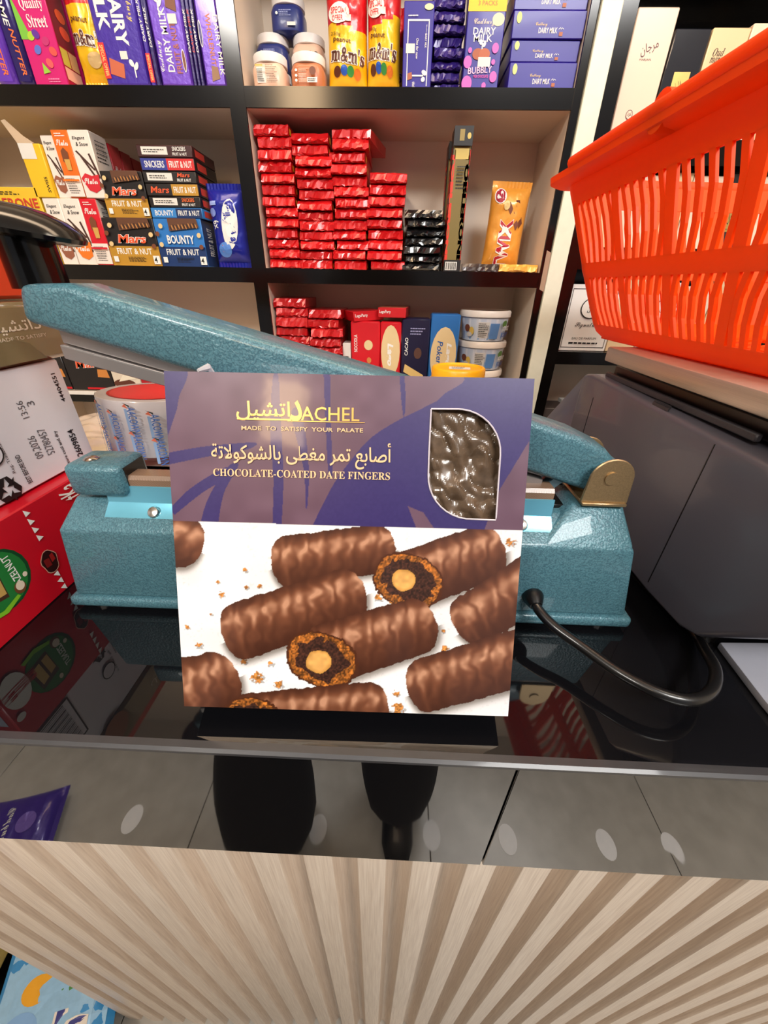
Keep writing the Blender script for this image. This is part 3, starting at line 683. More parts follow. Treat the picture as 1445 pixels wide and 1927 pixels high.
def bloop(s, off=0):
    pts = []; x0, x1, y0, y1 = brect(s); r = .034; z = ZB+(ZT-ZB)*s
    x0 -= off; x1 += off; y0 -= off; y1 += off
    for (cx, cy, a0) in ((x0+r, y0+r, math.pi), (x1-r, y0+r, 1.5*math.pi), (x1-r, y1-r, 0), (x0+r, y1-r, .5*math.pi)):
        for k in range(7): a = a0+k*math.pi/12; pts.append(Vector((cx+r*math.cos(a), cy+r*math.sin(a), z)))
    return pts
def bsweep(prof):
    """closed ring swept round the basket; profile = (s, outward offset, dz)"""
    b = MB(); rings = [[p+Vector((0, 0, dz)) for p in bloop(s, off)] for s, off, dz in prof]; n = len(rings[0]); k = len(rings)
    for r in rings: b.v += [tuple(p) for p in r]
    for i in range(k):
        for j in range(n): b.face((i*n+j, i*n+(j+1) % n, ((i+1) % k)*n+(j+1) % n, ((i+1) % k)*n+j))
    return b
def bband(s0, s1, th=.003): return bsweep([(s0, 0, 0), (s0, -th, 0), ((s0+s1)/2, -th, 0), (s1, -th, 0), (s1, 0, 0), ((s0+s1)/2, .0006, 0)])
part('base_band', bsweep([(.0, -.012, 0), (0, -.016, .004), (.1, -.003, 0), (.1, .0, 0), (.05, -.001, 0), (.015, -.005, 0)]), OR, BK, smooth=True)
part('middle_band', bband(.385, .475), OR, BK, smooth=True); part('rim_band', bband(.835, .985, .0034), OR, BK, smooth=True)
part('rim', bsweep([(.955, 0, 0), (.965, .014, 0), (.975, .0185, .001), (.995, .0185, .004), (1, .013, .0055), (1, -.002, .005), (.985, -.004, 0)]), OR, BK, smooth=True)
for side, n in ((0, 25), (1, 18), (2, 25), (3, 18)):
    for row, (s0, s1) in enumerate(((.095, .39), (.47, .84))):
        for k in range(n+1):
            wide = k in (0, n) or k % 6 == 0
            L_ = (bwall(side, 1, .5)-bwall(side, 0, .5)).length; hwid = (.0062 if wide else .0030)/L_
            b = MB(); N_ = NRM[side]
            rows = []
            for i in range(4):
                s = s0+(s1-s0)*i/3; tw = .35*math.sin(math.pi*i/3)/n*(1 if row else -1)
                t = k/n+tw*(0 if wide else 1); rows.append([bwall(side, t-hwid, s), bwall(side, t+hwid, s), bwall(side, t+hwid, s)-N_*.003, bwall(side, t-hwid, s)-N_*.003])
            for r in rows: b.v += [tuple(p) for p in r]
            for i in range(3):
                for j in range(4): b.face((i*4+j, i*4+(j+1) % 4, i*4+4+(j+1) % 4, i*4+4+j))
            b.face((3, 2, 1, 0)); b.face((12, 13, 14, 15))
            part('slat', b, OR, BK)
for sx in (0, 1):     # four rounded corner walls
    for sy in (0, 1):
        b = MB(); th = .003
        for s in np.linspace(.09, .845, 6):
            x0, x1, y0, y1 = brect(s); r = .034; z = ZB+(ZT-ZB)*s; cx = x1-r if sx else x0+r; cy = y1-r if sy else y0+r
            a0 = {(0, 0): math.pi, (1, 0): 1.5*math.pi, (1, 1): 0, (0, 1): .5*math.pi}[(sx, sy)]
            for rr in (r, r-th):
                for k in range(7): a = a0+k*math.pi/12; b.v.append((cx+rr*math.cos(a), cy+rr*math.sin(a), z))
        for i in range(5):
            for k in range(6):
                q_ = i*14+k; b.face((q_, q_+1, q_+15, q_+14)); b.face((q_+7, q_+21, q_+22, q_+8))
            for k in (0, 6): q_ = i*14+k; b.face((q_, q_+7, q_+21, q_+14))
        part('corner_wall', b, OR, BK, smooth=True)
x0, x1, y0, y1 = .264, .493, .137, .448
fr = MB()
for r in ((x0, x1, y0, y0+.022), (x0, x1, y1-.022, y1), (x0, x0+.028, y0+.022, y1-.022), (x1-.028, x1, y0+.022, y1-.022)): fr.box(*r, 1.1575, 1.161)
part('base_frame', fr, OR, BK)
mx = (x0+x1)/2; part('base_rib', MB().box(mx-.006, mx+.006, y0+.02, y1-.02, 1.1573, 1.1607), OR, BK)
for sgn in (-1, 1):
    for k in range(13):
        ya = y0+.01+.0225*k; pts = []
        for i in range(6): t = i/5; pts.append((mx+sgn*(.004+.086*t), ya+.055*t**1.6))
        poly = [(x, min(max(y, y0+.004), y1-.004)) for x, y in pts]+[(x, min(max(y+.0095, y0+.005), y1-.003)) for x, y in pts[::-1]]
        part('base_rib', MB().prism(poly if sgn < 0 else poly[::-1], 'z', 1.1576, 1.1604), OR, BK)
part('handle', MB().tube([tuple(Vector((.1975, y, 1.3455))) for y in np.linspace(.16, .50, 8)], .0065, 12), OR, BK, smooth=True)
part('handle', MB().tube([tuple(Vector((.5545, y, 1.3455))) for y in np.linspace(.16, .50, 8)], .0065, 12), OR, BK, smooth=True)
part('handle_hub', MB().tube([(.196, .335, 1.343), (.212, .335, 1.343)], .014, 20), OR, BK, smooth=True)
tg = part('price_tag', MB().prism([(.545, 1.21), (.562, 1.213), (.562, 1.262), (.545, 1.258)], 'x', .2105, .2110), paper(232, 206, 186), BK)

BK.rotation_euler.z = math.radians(3.5); BK.location.x += .017

# ------------------------------------------------------------------ tape roll, packing bags and odds behind the sealer
T = thing('tape_roll', 'roll of printed parcel tape with red core lying on white packing bags', 'tape roll', (-.279, .302, 1.0455), (math.radians(-3), math.radians(2), 0))
part('tape_winding', MB().lathe([(.047, 0), (.0575, 0), (.058, .0008), (.058, .0592), (.0575, .06), (.047, .06)], n=56), mat((212, 208, 214), .18, 0, .7, .03), T, world=False, smooth=True)
part('core', MB().lathe([(.047, -.0005), (.044, -.0005), (.044, .0605), (.047, .0605)], n=56), gloss(205, 24, 34), T, world=False, smooth=True, label='red card core')
p = Print(lambda u, v, e: ((.058+e)*math.cos(u*2*math.pi), (.058+e)*math.sin(u*2*math.pi), v*.06), 2*math.pi*.058, .06, 4)
BLU = ink(72, 118, 196)
for k in range(9):
    for r_ in range(2):
        u = .46+.052*k; v = .70-.46*r_-.12*(k % 2)
        p.text('AACOWN', u, v, .46, .021, BLU, 'b', -90); p.rect(u-.017, v-.20, u-.010, v+.20, mat((150, 182, 226), .4))
        p.poly([(u-.018, v+.30), (u-.002, v+.22), (u-.002, v+.26)], ink(60, 66, 66)); p.poly([(u-.020, v+.24), (u-.006, v+.20), (u-.012, v+.28)], ink(232, 120, 90))
p.build(T)
b = MB(); n1, n2 = 64, 48
def mound(u, v):
    x = -.52+.57*u; y = .264+.25*v
    h = .086*min(1, u/.08, (1-u)/.25)**.5*min(1, v/.08, (1-v)/.10)**.5
    n = mnoise.fractal(Vector((x*9, y*9, 1)), 1, 2, 3)*.012+abs(mnoise.noise(Vector((x*38, y*30+x*20, 4))))*.010
    d = math.hypot(x+.279, y-.302); flat = max(0, min(1, (.10-d)/.04))
    h2 = max(h-.004+n, .0005) if 0 < u < 1 and 0 < v < 1 else .0005
    return (x, y, .951+h2*(1-flat)+min(.0935, max(h, .08))*flat*.99 if flat else .951+h2)
for j in range(n2+1):
    for i in range(n1+1): b.v.append(mound(i/n1, j/n2))
for j in range(n2):
    for i in range(n1): k = j*(n1+1)+i; b.face((k, k+1, k+n1+2, k+n1+1))
tag(obj('packing_bags', b.mesh(mat((236, 224, 214), .25, 0, .5, .06, 20, .5, 90), smooth=True, recalc=False)), 'heap of crumpled white plastic packing bags behind the sealer', 'plastic bags')
bag('snack_packet', 'small red foil packet lying behind the left end of the sealer', 'packet', -.335, -.255, 0, .06, .014, foil(196, 36, 26), y=.232, lean=-1.0, seed=3).location.z = .985
yl = thing('yellow_tub', 'yellow lidded tub partly hidden behind the purple box', 'tub', (-.16, .30, 1.045))
part('tub_body', MB().lathe([(.022, 0), (.026, .02)], n=24), mat((60, 56, 50), .4), yl, world=False, smooth=True); part('lid', MB().lathe([(.027, .02), (.027, .026), (.024, .028), (0, .0285)], n=24), gloss(236, 196, 40), yl, world=False, smooth=True)

# ------------------------------------------------------------------ sweet bags beside the counter's left end
stand = thing('display_stand', 'dark low display stand at the left end of the counter', 'display stand', (-.84, 0, FZ))
part('plinth', MB().box(-1.12, -.60, .0, .36, FZ, -.19), BLACK, stand, .003, 1)
def candy(p):
    p.rect(0.05, .1, .95, .9, foil(150, 196, 232)); p.ell(.35, .55, .12, .09, gloss(236, 168, 30)); p.ell(.65, .66, .12, .09, gloss(206, 60, 60), .5); p.ell(.66, .56, .12, .06, gloss(72, 140, 66), .5)
    p.ell(.28, .30, .16, .14, ink(130, 176, 226)); p.text('ds', .62, .27, .42, .22, ink(236, 226, 214), 'b', 0, .06); p.text('ds', .62, .27, .42, .22, ink(40, 44, 130), 'b')
BAGS = [('blue sweet bag with jelly candies lying below the fluted panel', foil(46, 140, 206), candy, (-.67, -.095, -.165), (-1.45, 0, .28)),
        ('gold foil sweet bag lying beside the blue bag at the bottom left', foil(150, 132, 70), lambda p: (p.ell(.5, .45, .22, .16, ink(230, 220, 160)), p.ell(.5, .43, .15, .11, INKK)), (-.985, -.055, -.16), (-1.45, 0, .05)),
        ('brown sweet bag tucked behind the blue bag', foil(112, 82, 54), None, (-.80, .20, -.15), (-1.40, 0, .1))]
for i, (lab, m, pr, loc, rot) in enumerate(BAGS):
    r = bag('sweet_bag', lab, 'sweet bag', -.13, .13, 0, .25, .05, m, prints=pr, seed=20+i, group='sweet bags beside the counter'); r.location = loc; r.rotation_euler = rot
def pb_(p): p.text('Cadbury', .5, .62, .6, .12, WHITE, 'c'); p.ell(.5, .4, .16, .12, foil(120, 96, 190)); p.rect(.1, .86, .9, .93, paper(210, 214, 226))
for i, (loc, rot) in enumerate((((-.99, -.36, -.205), (-1.45, 0, 1.2)), ((-1.16, -.27, -.205), (-1.45, 0, 1.35)))):
    r = bag('chocolate_bag', ('purple chocolate bag mirrored in the black apron, upper of two', 'purple chocolate bag mirrored in the black apron, lower of two')[i], 'chocolate bag', -.09, .09, 0, .2, .04, foil(58, 30, 140), prints=pb_, seed=30+i, group='purple bags beside the counter'); r.location = loc; r.rotation_euler = rot
WS = mat((248, 250, 255), .5)
for i, (x, lab) in enumerate(((-.787, 'round white floor sticker mirrored at the left of the apron'), (-.200, 'round white floor sticker mirrored between the two legs'), (.152, 'round white floor sticker mirrored just right of the shoe'), (.385, 'round white floor sticker mirrored right of the apron seam'), (.683, 'large round white floor sticker mirrored in the right half of the apron'), (.882, 'torn white floor sticker mirrored farthest right in the apron'))):
    pl = [(x+.027*math.cos(a), -.375+.039*math.sin(a)) for a in np.linspace(0, 2*math.pi, 24)[:-1]]
    if i == 5: pl = [(q[0]+(.018 if q[0] < x-.004 and q[1] > -.369 else 0), q[1]) for q in pl]
    tag(obj('floor_sticker', MB().prism(pl, 'z', FZ+.0001, FZ+.0008).mesh(WS)), lab, 'sticker', 'round stickers on the floor')

# ------------------------------------------------------------------ the person standing in front of the counter
def person():
    px, py = -.15, -.56
    V = []; E = []; R = []
    def add(p, r, frm=None):
        V.append(p); R.append(r if isinstance(r, tuple) else (r, r))
        if frm is not None: E.append((frm, len(V)-1))
        return len(V)-1
    pel = add((px, py, .82), (.17, .125)); wa = add((px, py-.01, 1.0), (.155, .11), pel); ch = add((px, py, 1.18), (.175, .12), wa); nb = add((px, py+.01, 1.35), (.075, .07), ch)
    ne = add((px+.02, py+.03, 1.42), .052, nb); h1 = add((px+.03, py+.06, 1.49), (.072, .085), ne); h2 = add((px+.03, py+.055, 1.57), (.075, .09), h1); add((px+.03, py+.05, 1.63), (.055, .065), h2)
    for s, fx, fy in ((-1, -.325, -.43), (1, .045, -.45)):
        hip = add((px+s*.095, py, .76), (.115, .115), pel); kn_ = add((fx-s*.015, (fy+py)/2+.03, .36), (.115, .11), hip)
        cf = add((fx, fy+(.05 if s < 0 else 0), .10), (.160, .135) if s < 0 else (.140, .125), kn_); c2 = add((fx, fy+(.06 if s < 0 else 0), -.08), (.165, .145) if s < 0 else (.13, .11), cf); add((fx, fy+(.06 if s < 0 else 0), -.12-.06*(s < 0)), (.15, .135) if s < 0 else (.12, .10), c2)
        sh_ = add((px+s*.17, py+.0, 1.31), .062, ch); el = add((px+s*.245, py-.02, 1.04), .047, sh_); wr = add((px+s*.262, py+.035, .80), .028, el)
        hx = px+s*.264; pa = add((hx, py+.048, .735), (.016, .036), wr)
        for k in range(4):
            yk = py+.080-.022*k; ln = (.9, 1, .95, .75)[k]
            f1 = add((hx-s*.002, yk, .700), .0098, pa); f2 = add((hx-s*.006, yk+.004, .700-.036*ln), .0090, f1); add((hx-s*.016, yk+.007, .700-.066*ln), .0080, f2)
        t1 = add((hx-s*.006, py+.085, .750), .0115, pa); t2 = add((hx-s*.012, py+.108, .722), .0100, t1); add((hx-s*.018, py+.116, .698), .009, t2)
    me = bpy.data.meshes.new('mesh'); me.from_pydata(V, E, []); o = bpy.data.objects.new('t', me); COL.objects.link(o)
    sk = o.modifiers.new('s', 'SKIN'); sv = me.skin_vertices[0].data
    for i, r in enumerate(R): sv[i].radius = r
    sv[0].use_root = True
    ss = o.modifiers.new('d', 'SUBSURF'); ss.levels = ss.render_levels = 2
    dg = bpy.context.evaluated_depsgraph_get(); bm_ = bpy.data.meshes.new_from_object(o.evaluated_get(dg)); bpy.data.objects.remove(o)
    bm_.materials.clear(); bm_.materials.append(mat((15, 15, 17), .85, 0, 0, .25, 300)); bm_.materials.append(mat((188, 140, 112), .5, 0, 0, .06)); 
    for p in bm_.polygons:
        c = p.center; p.material_index = 1 if (c.z > 1.405 or (abs(c.x-px) > .21 and .58 < c.z < .80)) else 0; p.use_smooth = True
    R0 = thing('person', 'person in loose black trousers and black shoes mirrored in the counter apron', 'person', (px, py, FZ))
    bm_.transform(Matrix.Translation(-Vector(R0.location))); obj('body', bm_, R0)
    hair = MB(); hair.lathe([(.070, -.055), (.080, -.01), (.083, .03), (.074, .066), (.044, .090), (0, .097)], (px+.03, py+.032, 1.575), 24, sy=1.12); part('hair', hair, mat((24, 18, 15), .6, 0, 0, .3, 300), R0, smooth=True)
    fx_, fy_ = px+.03, py+.055
    nz_ = MB(); nz_.lathe([(.013, -.018), (.011, -.006), (.006, .012), (0, .02)], (fx_, fy_+.083, 1.535), 12); part('nose', nz_, mat((188, 140, 112), .5, 0, 0, .06), R0, smooth=True)
    for s in (-1, 1): part('eye', MB().lathe([(0, -.008), (.009, -.004), (.011, 0), (.009, .004), (0, .008)], (fx_+s*.03, fy_+.074, 1.555), 12), mat((232, 228, 222), .2), R0, smooth=True); part('ear', MB().lathe([(0, -.028), (.012, -.018), (.016, .005), (.01, .024), (0, .03)], (fx_+s*.078, fy_-.005, 1.55), 12, sx=.5), mat((188, 140, 112), .5, 0, 0, .06), R0, smooth=True)
    part('mouth', MB().box(fx_-.022, fx_+.022, fy_+.076, fy_+.083, 1.492, 1.499), mat((158, 92, 84), .5), R0, .003, 2)
    for s, fx, fy in ((-1, -.325, -.43), (1, .045, -.45)):
        shoe = MB(); secs = [(-.10, .030, .060), (-.06, .040, .085), (0, .042, .085), (.06, .047, .060), (.11, .046, .045), (.145, .034, .034), (.158, .012, .018)]
        n = 14
        for (dy, hw_, hh) in secs:
            for k in range(n): a = 2*math.pi*k/n; shoe.v.append((fx+hw_*math.cos(a), fy+dy, FZ+.002+hh*.5+hh*.5*math.sin(a)))
        for i in range(len(secs)-1):
            for k in range(n): shoe.face((i*n+k, i*n+(k+1) % n, (i+1)*n+(k+1) % n, (i+1)*n+k))
        shoe.face(range(n)); shoe.face([len(shoe.v)-n+k for k in range(n)])
        part('shoe', shoe, mat((12, 12, 13), .4, 0, .2), R0, smooth=True)
person()

# ------------------------------------------------------------------ shelving behind the counter
U = thing('shelving_unit', 'cream shelving unit with black edges full of chocolate behind the counter', 'shelving', (-.33, .91, FZ))
part('back_panel', MB().box(-.96, .30, 1.0, 1.012, FZ, 2.05), CREAM, U)
BZ = (.45, .69, .947, 1.2155, 1.4862, 1.757, 2.02)
for z in BZ:
    for a, c in ((-.955, -.318), (-.289, .290)):
        t = part('shelf_board', MB().box(a, c, .8245, 1.0, z, z+.0268), CREAM, U)
        part('board_edge', MB().box(a, c, .82, .8245, z-.0002, z+.0270), BOARDK, U, parent=t)
for a, c in ((-.318, -.289), (-.975, -.955), (.290, .304)):
    t = part('upright', MB().box(a, c, .8245, 1.0, FZ, 2.05), CREAM, U); part('upright_edge', MB().box(a, c, .8195, .8245, FZ, 2.05), BOARDK, U, parent=t)
part('trim_post', MB().box(.3045, .338, .812, 1.0, FZ, 2.05), mat((226, 226, 206), .35), U, .0015, 1, label='pale cream vertical trim post')
PU = thing('perfume_shelving', 'black perfume shelving on the right behind the basket', 'shelving', (.85, .91, FZ))
part('back_panel', MB().box(.3385, 1.5, 1.0, 1.012, 1.07, 2.05), BOARDK, PU); part('back_panel', MB().box(.3385, 1.5, 1.0, 1.012, FZ, 1.069), CREAM, PU)
part('upright', MB().box(.3385, .365, .82, 1.0, FZ, 2.05), BOARDK, PU)
for z0, z1 in ((.55, .58), (.83, .86), (1.064, 1.0915), (1.250, 1.2885), (1.414, 1.4495), (1.66, 1.69)):
    part('shelf_board', MB().box(.3652, 1.5, .82, 1.0, z0, z1), BOARDK, PU)

Z1, Z2, Z3 = 1.5134, 1.2427, .9742
PURP = foil(66, 38, 158); PURL = foil(106, 60, 190); PURD = foil(40, 25, 98); PURB = gloss(40, 24, 144); YEL = foil(244, 190, 18); REDF = foil(206, 20, 30); CHOC = ink(120, 66, 36); GOLDT = ink(232, 200, 120); ORN = ink(240, 112, 50); SOFF = ink(238, 38, 36); STK = paper(226, 222, 214)
def glasses(p, u, v, s, m=WHITE, rot=0):      # the two poured-milk tumblers over a chunk
    p.ell(u-s*.5, v+s*.3, s*.5, s*.28, m, .6+rot); p.ell(u+s*.6, v+s*.1, s*.4, s*.3, m, -.5+rot); p.rect(u-s*.15, v-s*.7, u+s*.15, v+s*.2, m)
# top shelf, left bay
def side_txt(a, c, m1, m2): return lambda p: (p.text(a, .5, .62, .48, .30, m1, 'i', -90), p.text(c, .62, .22, .30, .26, m2, 'i', -90))
carton('chocolate_bar', 'purple nut chocolate bar at the far left end of the top shelf', 'chocolate bar', -.740, -.7035, Z1, 1.70, .05, PURL, {'front': side_txt('AWESOME', 'NUTTER', WHITE, ORN)}, bevel=.006)
carton('chocolate_bar', 'dark purple nut chocolate bar leaning against the pink sweet box', 'chocolate bar', -.7025, -.6705, Z1, 1.70, .05, PURD, {'front': side_txt('AWESOME', 'NUTTER', WHITE, ORN)}, bevel=.006)
def qs(p):
    p.poly([(0, .28), (.30, .28), (0, .55)], ink(120, 190, 60)); p.text('Quality', .56, .475, .66, .075, WHITE, 's'); p.text('Street', .60, .385, .56, .075, WHITE, 's')
    for u, v, a, m in ((.30, .30, .5, (170, 206, 50)), (.45, .31, -.5, (96, 40, 150)), (.68, .27, .3, (190, 40, 110)), (.38, .22, .6, (90, 110, 200)), (.82, .21, -.5, (236, 80, 70)), (.62, .14, -.7, (238, 90, 90))): p.ell(u, v, .11, .026, ink(*m), a)
    p.poly([(.36, .075), (.58, .085), (.40, .145)], ink(150, 200, 60)); p.lines(.45, .02, .85, .05, 2, ink(240, 150, 190))
def qs_side(p):
    p.rect(.06, .26, .94, .9, ink(120, 20, 40)); p.rect(.06, .14, .46, .25, ink(206, 190, 80)); p.rect(.5, .14, .94, .25, ink(226, 176, 120)); p.rect(.06, .05, .94, .13, ink(240, 180, 160)); p.ell(.6, .36, .25, .04, ink(230, 80, 50)); p.ell(.6, .46, .25, .04, ink(230, 90, 40))
for k, lab in enumerate(('pink sweet assortment box with white script, front of two', 'pink sweet assortment box standing behind the front one')):
    carton('sweet_box', lab, 'box', -.6685, -.6085, Z1, 1.715, .045, (gloss(206, 20, 112), gloss(176, 22, 60), gloss(190, 20, 90)), {'front': qs, 'right': qs_side}, y=.828+.052*k)
def mms(p):
    BR = ink(92, 44, 24)
    p.text('peanut', .36, .445, .45, .045, BR, 'b', -6); p.text("m&m's", .5, .325, .88, .15, WHITE, 's', -6, .05); p.text("m&m's", .5, .325, .86, .14, BR, 's', -6, .02); p.text('250g', .2, .50, .25, .035, ink(60, 40, 20), 'n', -6)
    for u, v, c in ((.22, .19, (92, 44, 24)), (.40, .20, (40, 90, 190)), (.56, .19, (60, 150, 70)), (.74, .17, (226, 120, 40))): p.ell(u, v, .09, .045, ink(*c))
def mms2(p): mms(p); p.ell(.30, .665, .26, .085, WHITE); p.text('SPECIAL', .30, .685, .40, .05, SOFF, 'b', -4); p.text('OFFER', .26, .625, .28, .045, SOFF, 'b', -4); p.rect(.42, .60, .60, .65, STK)
bag('candy_bag', 'yellow peanut candy bag between the pink box and the big purple bar', 'candy bag', -.590, -.528, Z1, 1.69, .035, [YEL, REDF], lambda u, v: int(v > .56), lambda p: (p.text('peanut', .42, .46, .5, .05, ink(92, 44, 24), 'b', -6), p.text("m&m's", .5, .345, .86, .12, WHITE, 's', -6, .05), p.text("m&m's", .5, .345, .84, .11, ink(92, 44, 24), 's', -6, .02), p.ell(.6, .2, .22, .05, ink(226, 190, 130), .3)), y=.852, seed=5)
def dm_big(p):
    p.text('DAIRY', .58, .43, .36, .26, WHITE, 'b', -90, .02); p.text('MILK', .26, .50, .32, .24, WHITE, 'b', -90, .02); p.text('Cadbury', .86, .50, .22, .15, GOLDT, 'c', -90)
    p.poly([(.16, .08), (.46, .05), (.50, .14), (.20, .18)], ink(196, 96, 60)); p.rect(.46, .17, .62, .22, STK); glasses(p, .72, .12, .09); p.rect(.02, .05, .15, .27, SOFF); p.text('SPECIAL OFFER', .085, .16, .19, .07, GOLDT, 'b', -90)
carton('chocolate_bar', 'large purple milk chocolate bar with huge white sideways lettering', 'chocolate bar', -.5385, -.4585, Z1, 1.71, .022, PURP, {'front': dm_big}, bevel=.004)
def dm_side(p): p.text('DAIRY MILK', .5, .40, .26, .45, WHITE, 'i', 90)
carton('chocolate_bar', 'purple bar seen edge-on with a red special offer strip', 'chocolate bar', -.4575, -.449, Z1, 1.70, .10, PURP, {'front': lambda p: (p.rect(.05, .03, .95, .22, SOFF), p.text('SPECIAL OFFER', .5, .125, .17, .5, GOLDT, 'b', -90), p.text('DAIRY MILK', .5, .42, .26, .5, WHITE, 'i', 90)), 'right': lambda p: p.rect(.02, .03, .14, .22, SOFF)}, bevel=.002)
carton('chocolate_bar', 'dark purple bar seen edge-on next to the red special offer strip', 'chocolate bar', -.4482, -.4395, Z1, 1.69, .11, PURD, {'front': dm_side}, bevel=.002)
def dm_fn(p):
    p.text('DAIRY MILK', .40, .30, .40, .20, WHITE, 'b', 90); p.text('Cadbury', .16, .20, .20, .17, WHITE, 'c', 90); p.text('FRUIT & NUT', .66, .25, .32, .17, ink(176, 96, 76), 'b', 90)
    glasses(p, .34, .52, .12); p.poly([(.55, .50), (.85, .47), (.88, .58), (.60, .59)], CHOC); p.rect(.56, .40, .82, .46, STK); p.ell(.84, .17, .055, .075, WHITE); p.ell(.84, .17, .04, .066, CHOC)
carton('chocolate_bar', 'violet fruit and nut chocolate bar standing upright on the top shelf', 'chocolate bar', -.4385, -.381, Z1, 1.70, .018, PURL, {'front': dm_fn}, bevel=.004)
for k in range(3):
    carton('chocolate_bar', 'dark purple chocolate bar edge-on, %s right of the violet fruit and nut bar' % ORD[k], 'chocolate bar', -.3805+.0068*k, -.3745+.0068*k, Z1, 1.68, .10, PURD, {'front': lambda p: p.text('DAIRY MILK', .5, .40, .30, .6, (WHITE, ink(206, 70, 80))[k % 2], 'i', 90)}, bevel=.0015, group='purple bars edge-on')
def dm_wn(p):
    p.text('WHOLENUT', .52, .32, .34, .22, ink(206, 120, 70), 'b', -90); p.text('DAIRY MILK', .86, .28, .40, .2, WHITE, 'b', -90); p.ell(.12, .36, .08, .09, WHITE); p.ell(.12, .36, .055, .08, PURD); p.poly([(.35, .04), (.72, .06), (.68, .14), (.40, .15)], ink(150, 110, 76))
carton('chocolate_bar', 'violet whole nut chocolate bar against the black centre upright', 'chocolate bar', -.3590, -.3200, Z1, 1.69, .018, PURL, {'front': dm_wn}, bevel=.004)

# top shelf, right bay
def jar(label, x, y, z, body, front):
    R_ = thing('spread_jar', label, 'jar', (x, y, z), (0, 0, 0), 'spread jars on the top shelf'); R_.scale.z = .92
    part('jar_body', MB().lathe([(.026, 0), (.0295, .002), (.030, .005), (.030, .029), (.0275, .034), (.0255, .037)], n=48, sq=3.4), body, R_, world=False, smooth=True)
    part('lid', MB().lathe([(.0285, .0372), (.0295, .0378), (.0295, .0495), (.0285, .051), (0, .0512)], n=48), mat((226, 222, 220), .4), R_, world=False, smooth=True)
    p = Print(lambda u, v, e: ((u-.5)*.044, -.0302-e, .004+v*.026), .044, .026); front(p); p.build(R_)
def jf1(p): p.rect(.08, .15, .42, .95, STK); p.lines(.1, .2, .4, .85, 7, INKK); p.lines(.50, .1, .95, .95, 11, ink(110, 80, 60)); p.rect(.1, .86, .40, .95, ink(230, 180, 80))
def jf2(p):
    for v in (.82, .52, .25): p.ell(.1, v, .05, .075, WHITE); p.lines(.20, v-.1, .62, v+.1, 3, ink(226, 196, 170))
    p.ell(.78, .72, .13, .22, ink(120, 62, 34)); p.rect(.55, .12, .95, .38, WHITE); p.lines(.58, .16, .92, .34, 2, INKK)
def jblue(p): p.ell(.14, .75, .05, .08, WHITE); p.lines(.24, .6, .75, .9, 4, ink(150, 160, 210)); p.rect(.55, .1, .9, .28, STK)
def junc(p): p.text('UNCLE', .42, .60, .55, .35, ink(206, 30, 40), 'b', 6); p.ell(.88, .5, .12, .3, ink(70, 44, 34)); p.ell(.88, .5, .09, .22, ink(226, 190, 160))
CAR = gloss(190, 116, 78); PNK = gloss(226, 188, 164); NVY = gloss(34, 48, 116)
jar('pale pink spread jar with ingredients text, front left of the top shelf', -.2475, .862, Z1, PNK, jf1)
jar('caramel brown spread jar in front beside the yellow candy bags', -.1785, .862, Z1, CAR, jf2)
jar('dark blue spread jar behind the pale pink jar, bottom layer', -.2560, .930, Z1, NVY, jblue)
jar('pale spread jar behind the caramel jar, bottom layer', -.1880, .930, Z1, PNK, junc)
jar('dark blue spread jar stacked behind the pale pink jar', -.2560, .930, Z1+.0473, NVY, jblue)
jar('pale spread jar with red uncle lettering behind the caramel jar', -.1880, .930, Z1+.0473, PNK, junc)
jar('dark blue spread jar on top of the jar stack', -.2220, .930, Z1+.0946, NVY, jblue)
bag('candy_bag', 'yellow chocolate candy bag with red special offer header beside the jars', 'candy bag', -.143, -.072, Z1, 1.655, .04, [YEL, REDF], lambda u, v: int(v > .60-.08*u), mms2, y=.866, seed=8, rz=.08)
bag('candy_bag', 'yellow chocolate candy bag next to the upright purple carton', 'candy bag', -.073, -.014, Z1, 1.665, .04, [YEL, REDF], lambda u, v: int(v > .50+.10*u), mms2, y=.862, seed=9, rz=-.12)
bag('candy_bag', 'yellow candy bag half hidden behind the other two', 'candy bag', -.064, -.006, Z1, 1.64, .03, [YEL, REDF], lambda u, v: int(v > .6), mms, y=.912, seed=10)
def cbox(p):
    for r in ((.14, .03, .17, .80), (.83, .03, .86, .80), (.14, .78, .86, .80)): p.rect(*r, WHITE)
    p.rect(.10, .42, .40, .53, STK); p.text('Cadbury', .76, .68, .12, .05, WHITE, 'c', -90); p.text('DAIRY MILK', .76, .56, .16, .06, WHITE, 'b', -90); p.text('One for now', .48, .47, .24, .08, WHITE, 'i', -90); p.poly([(.18, .10), (.34, .12), (.32, .20), (.18, .18)], ink(170, 92, 60)); p.rect(.34, .145, .72, .165, WHITE); p.ell(.75, .19, .09, .03, WHITE, -.5); p.ell(.72, .11, .07, .03, WHITE, .4); p.ell(.82, .93, .15, .035, ink(224, 216, 170)); p.lines(.15, .82, .5, .85, 1, WHITE)
    p.text('thick', .4, .04, .08, .1, WHITE, 'b', -90)
carton('chocolate_carton', 'narrow upright purple carton with thin white frame beside the candy bags', 'carton', -.0095, .0405, Z1, 1.6140, .09, (PURB, PURB, PURB), {'front': cbox})
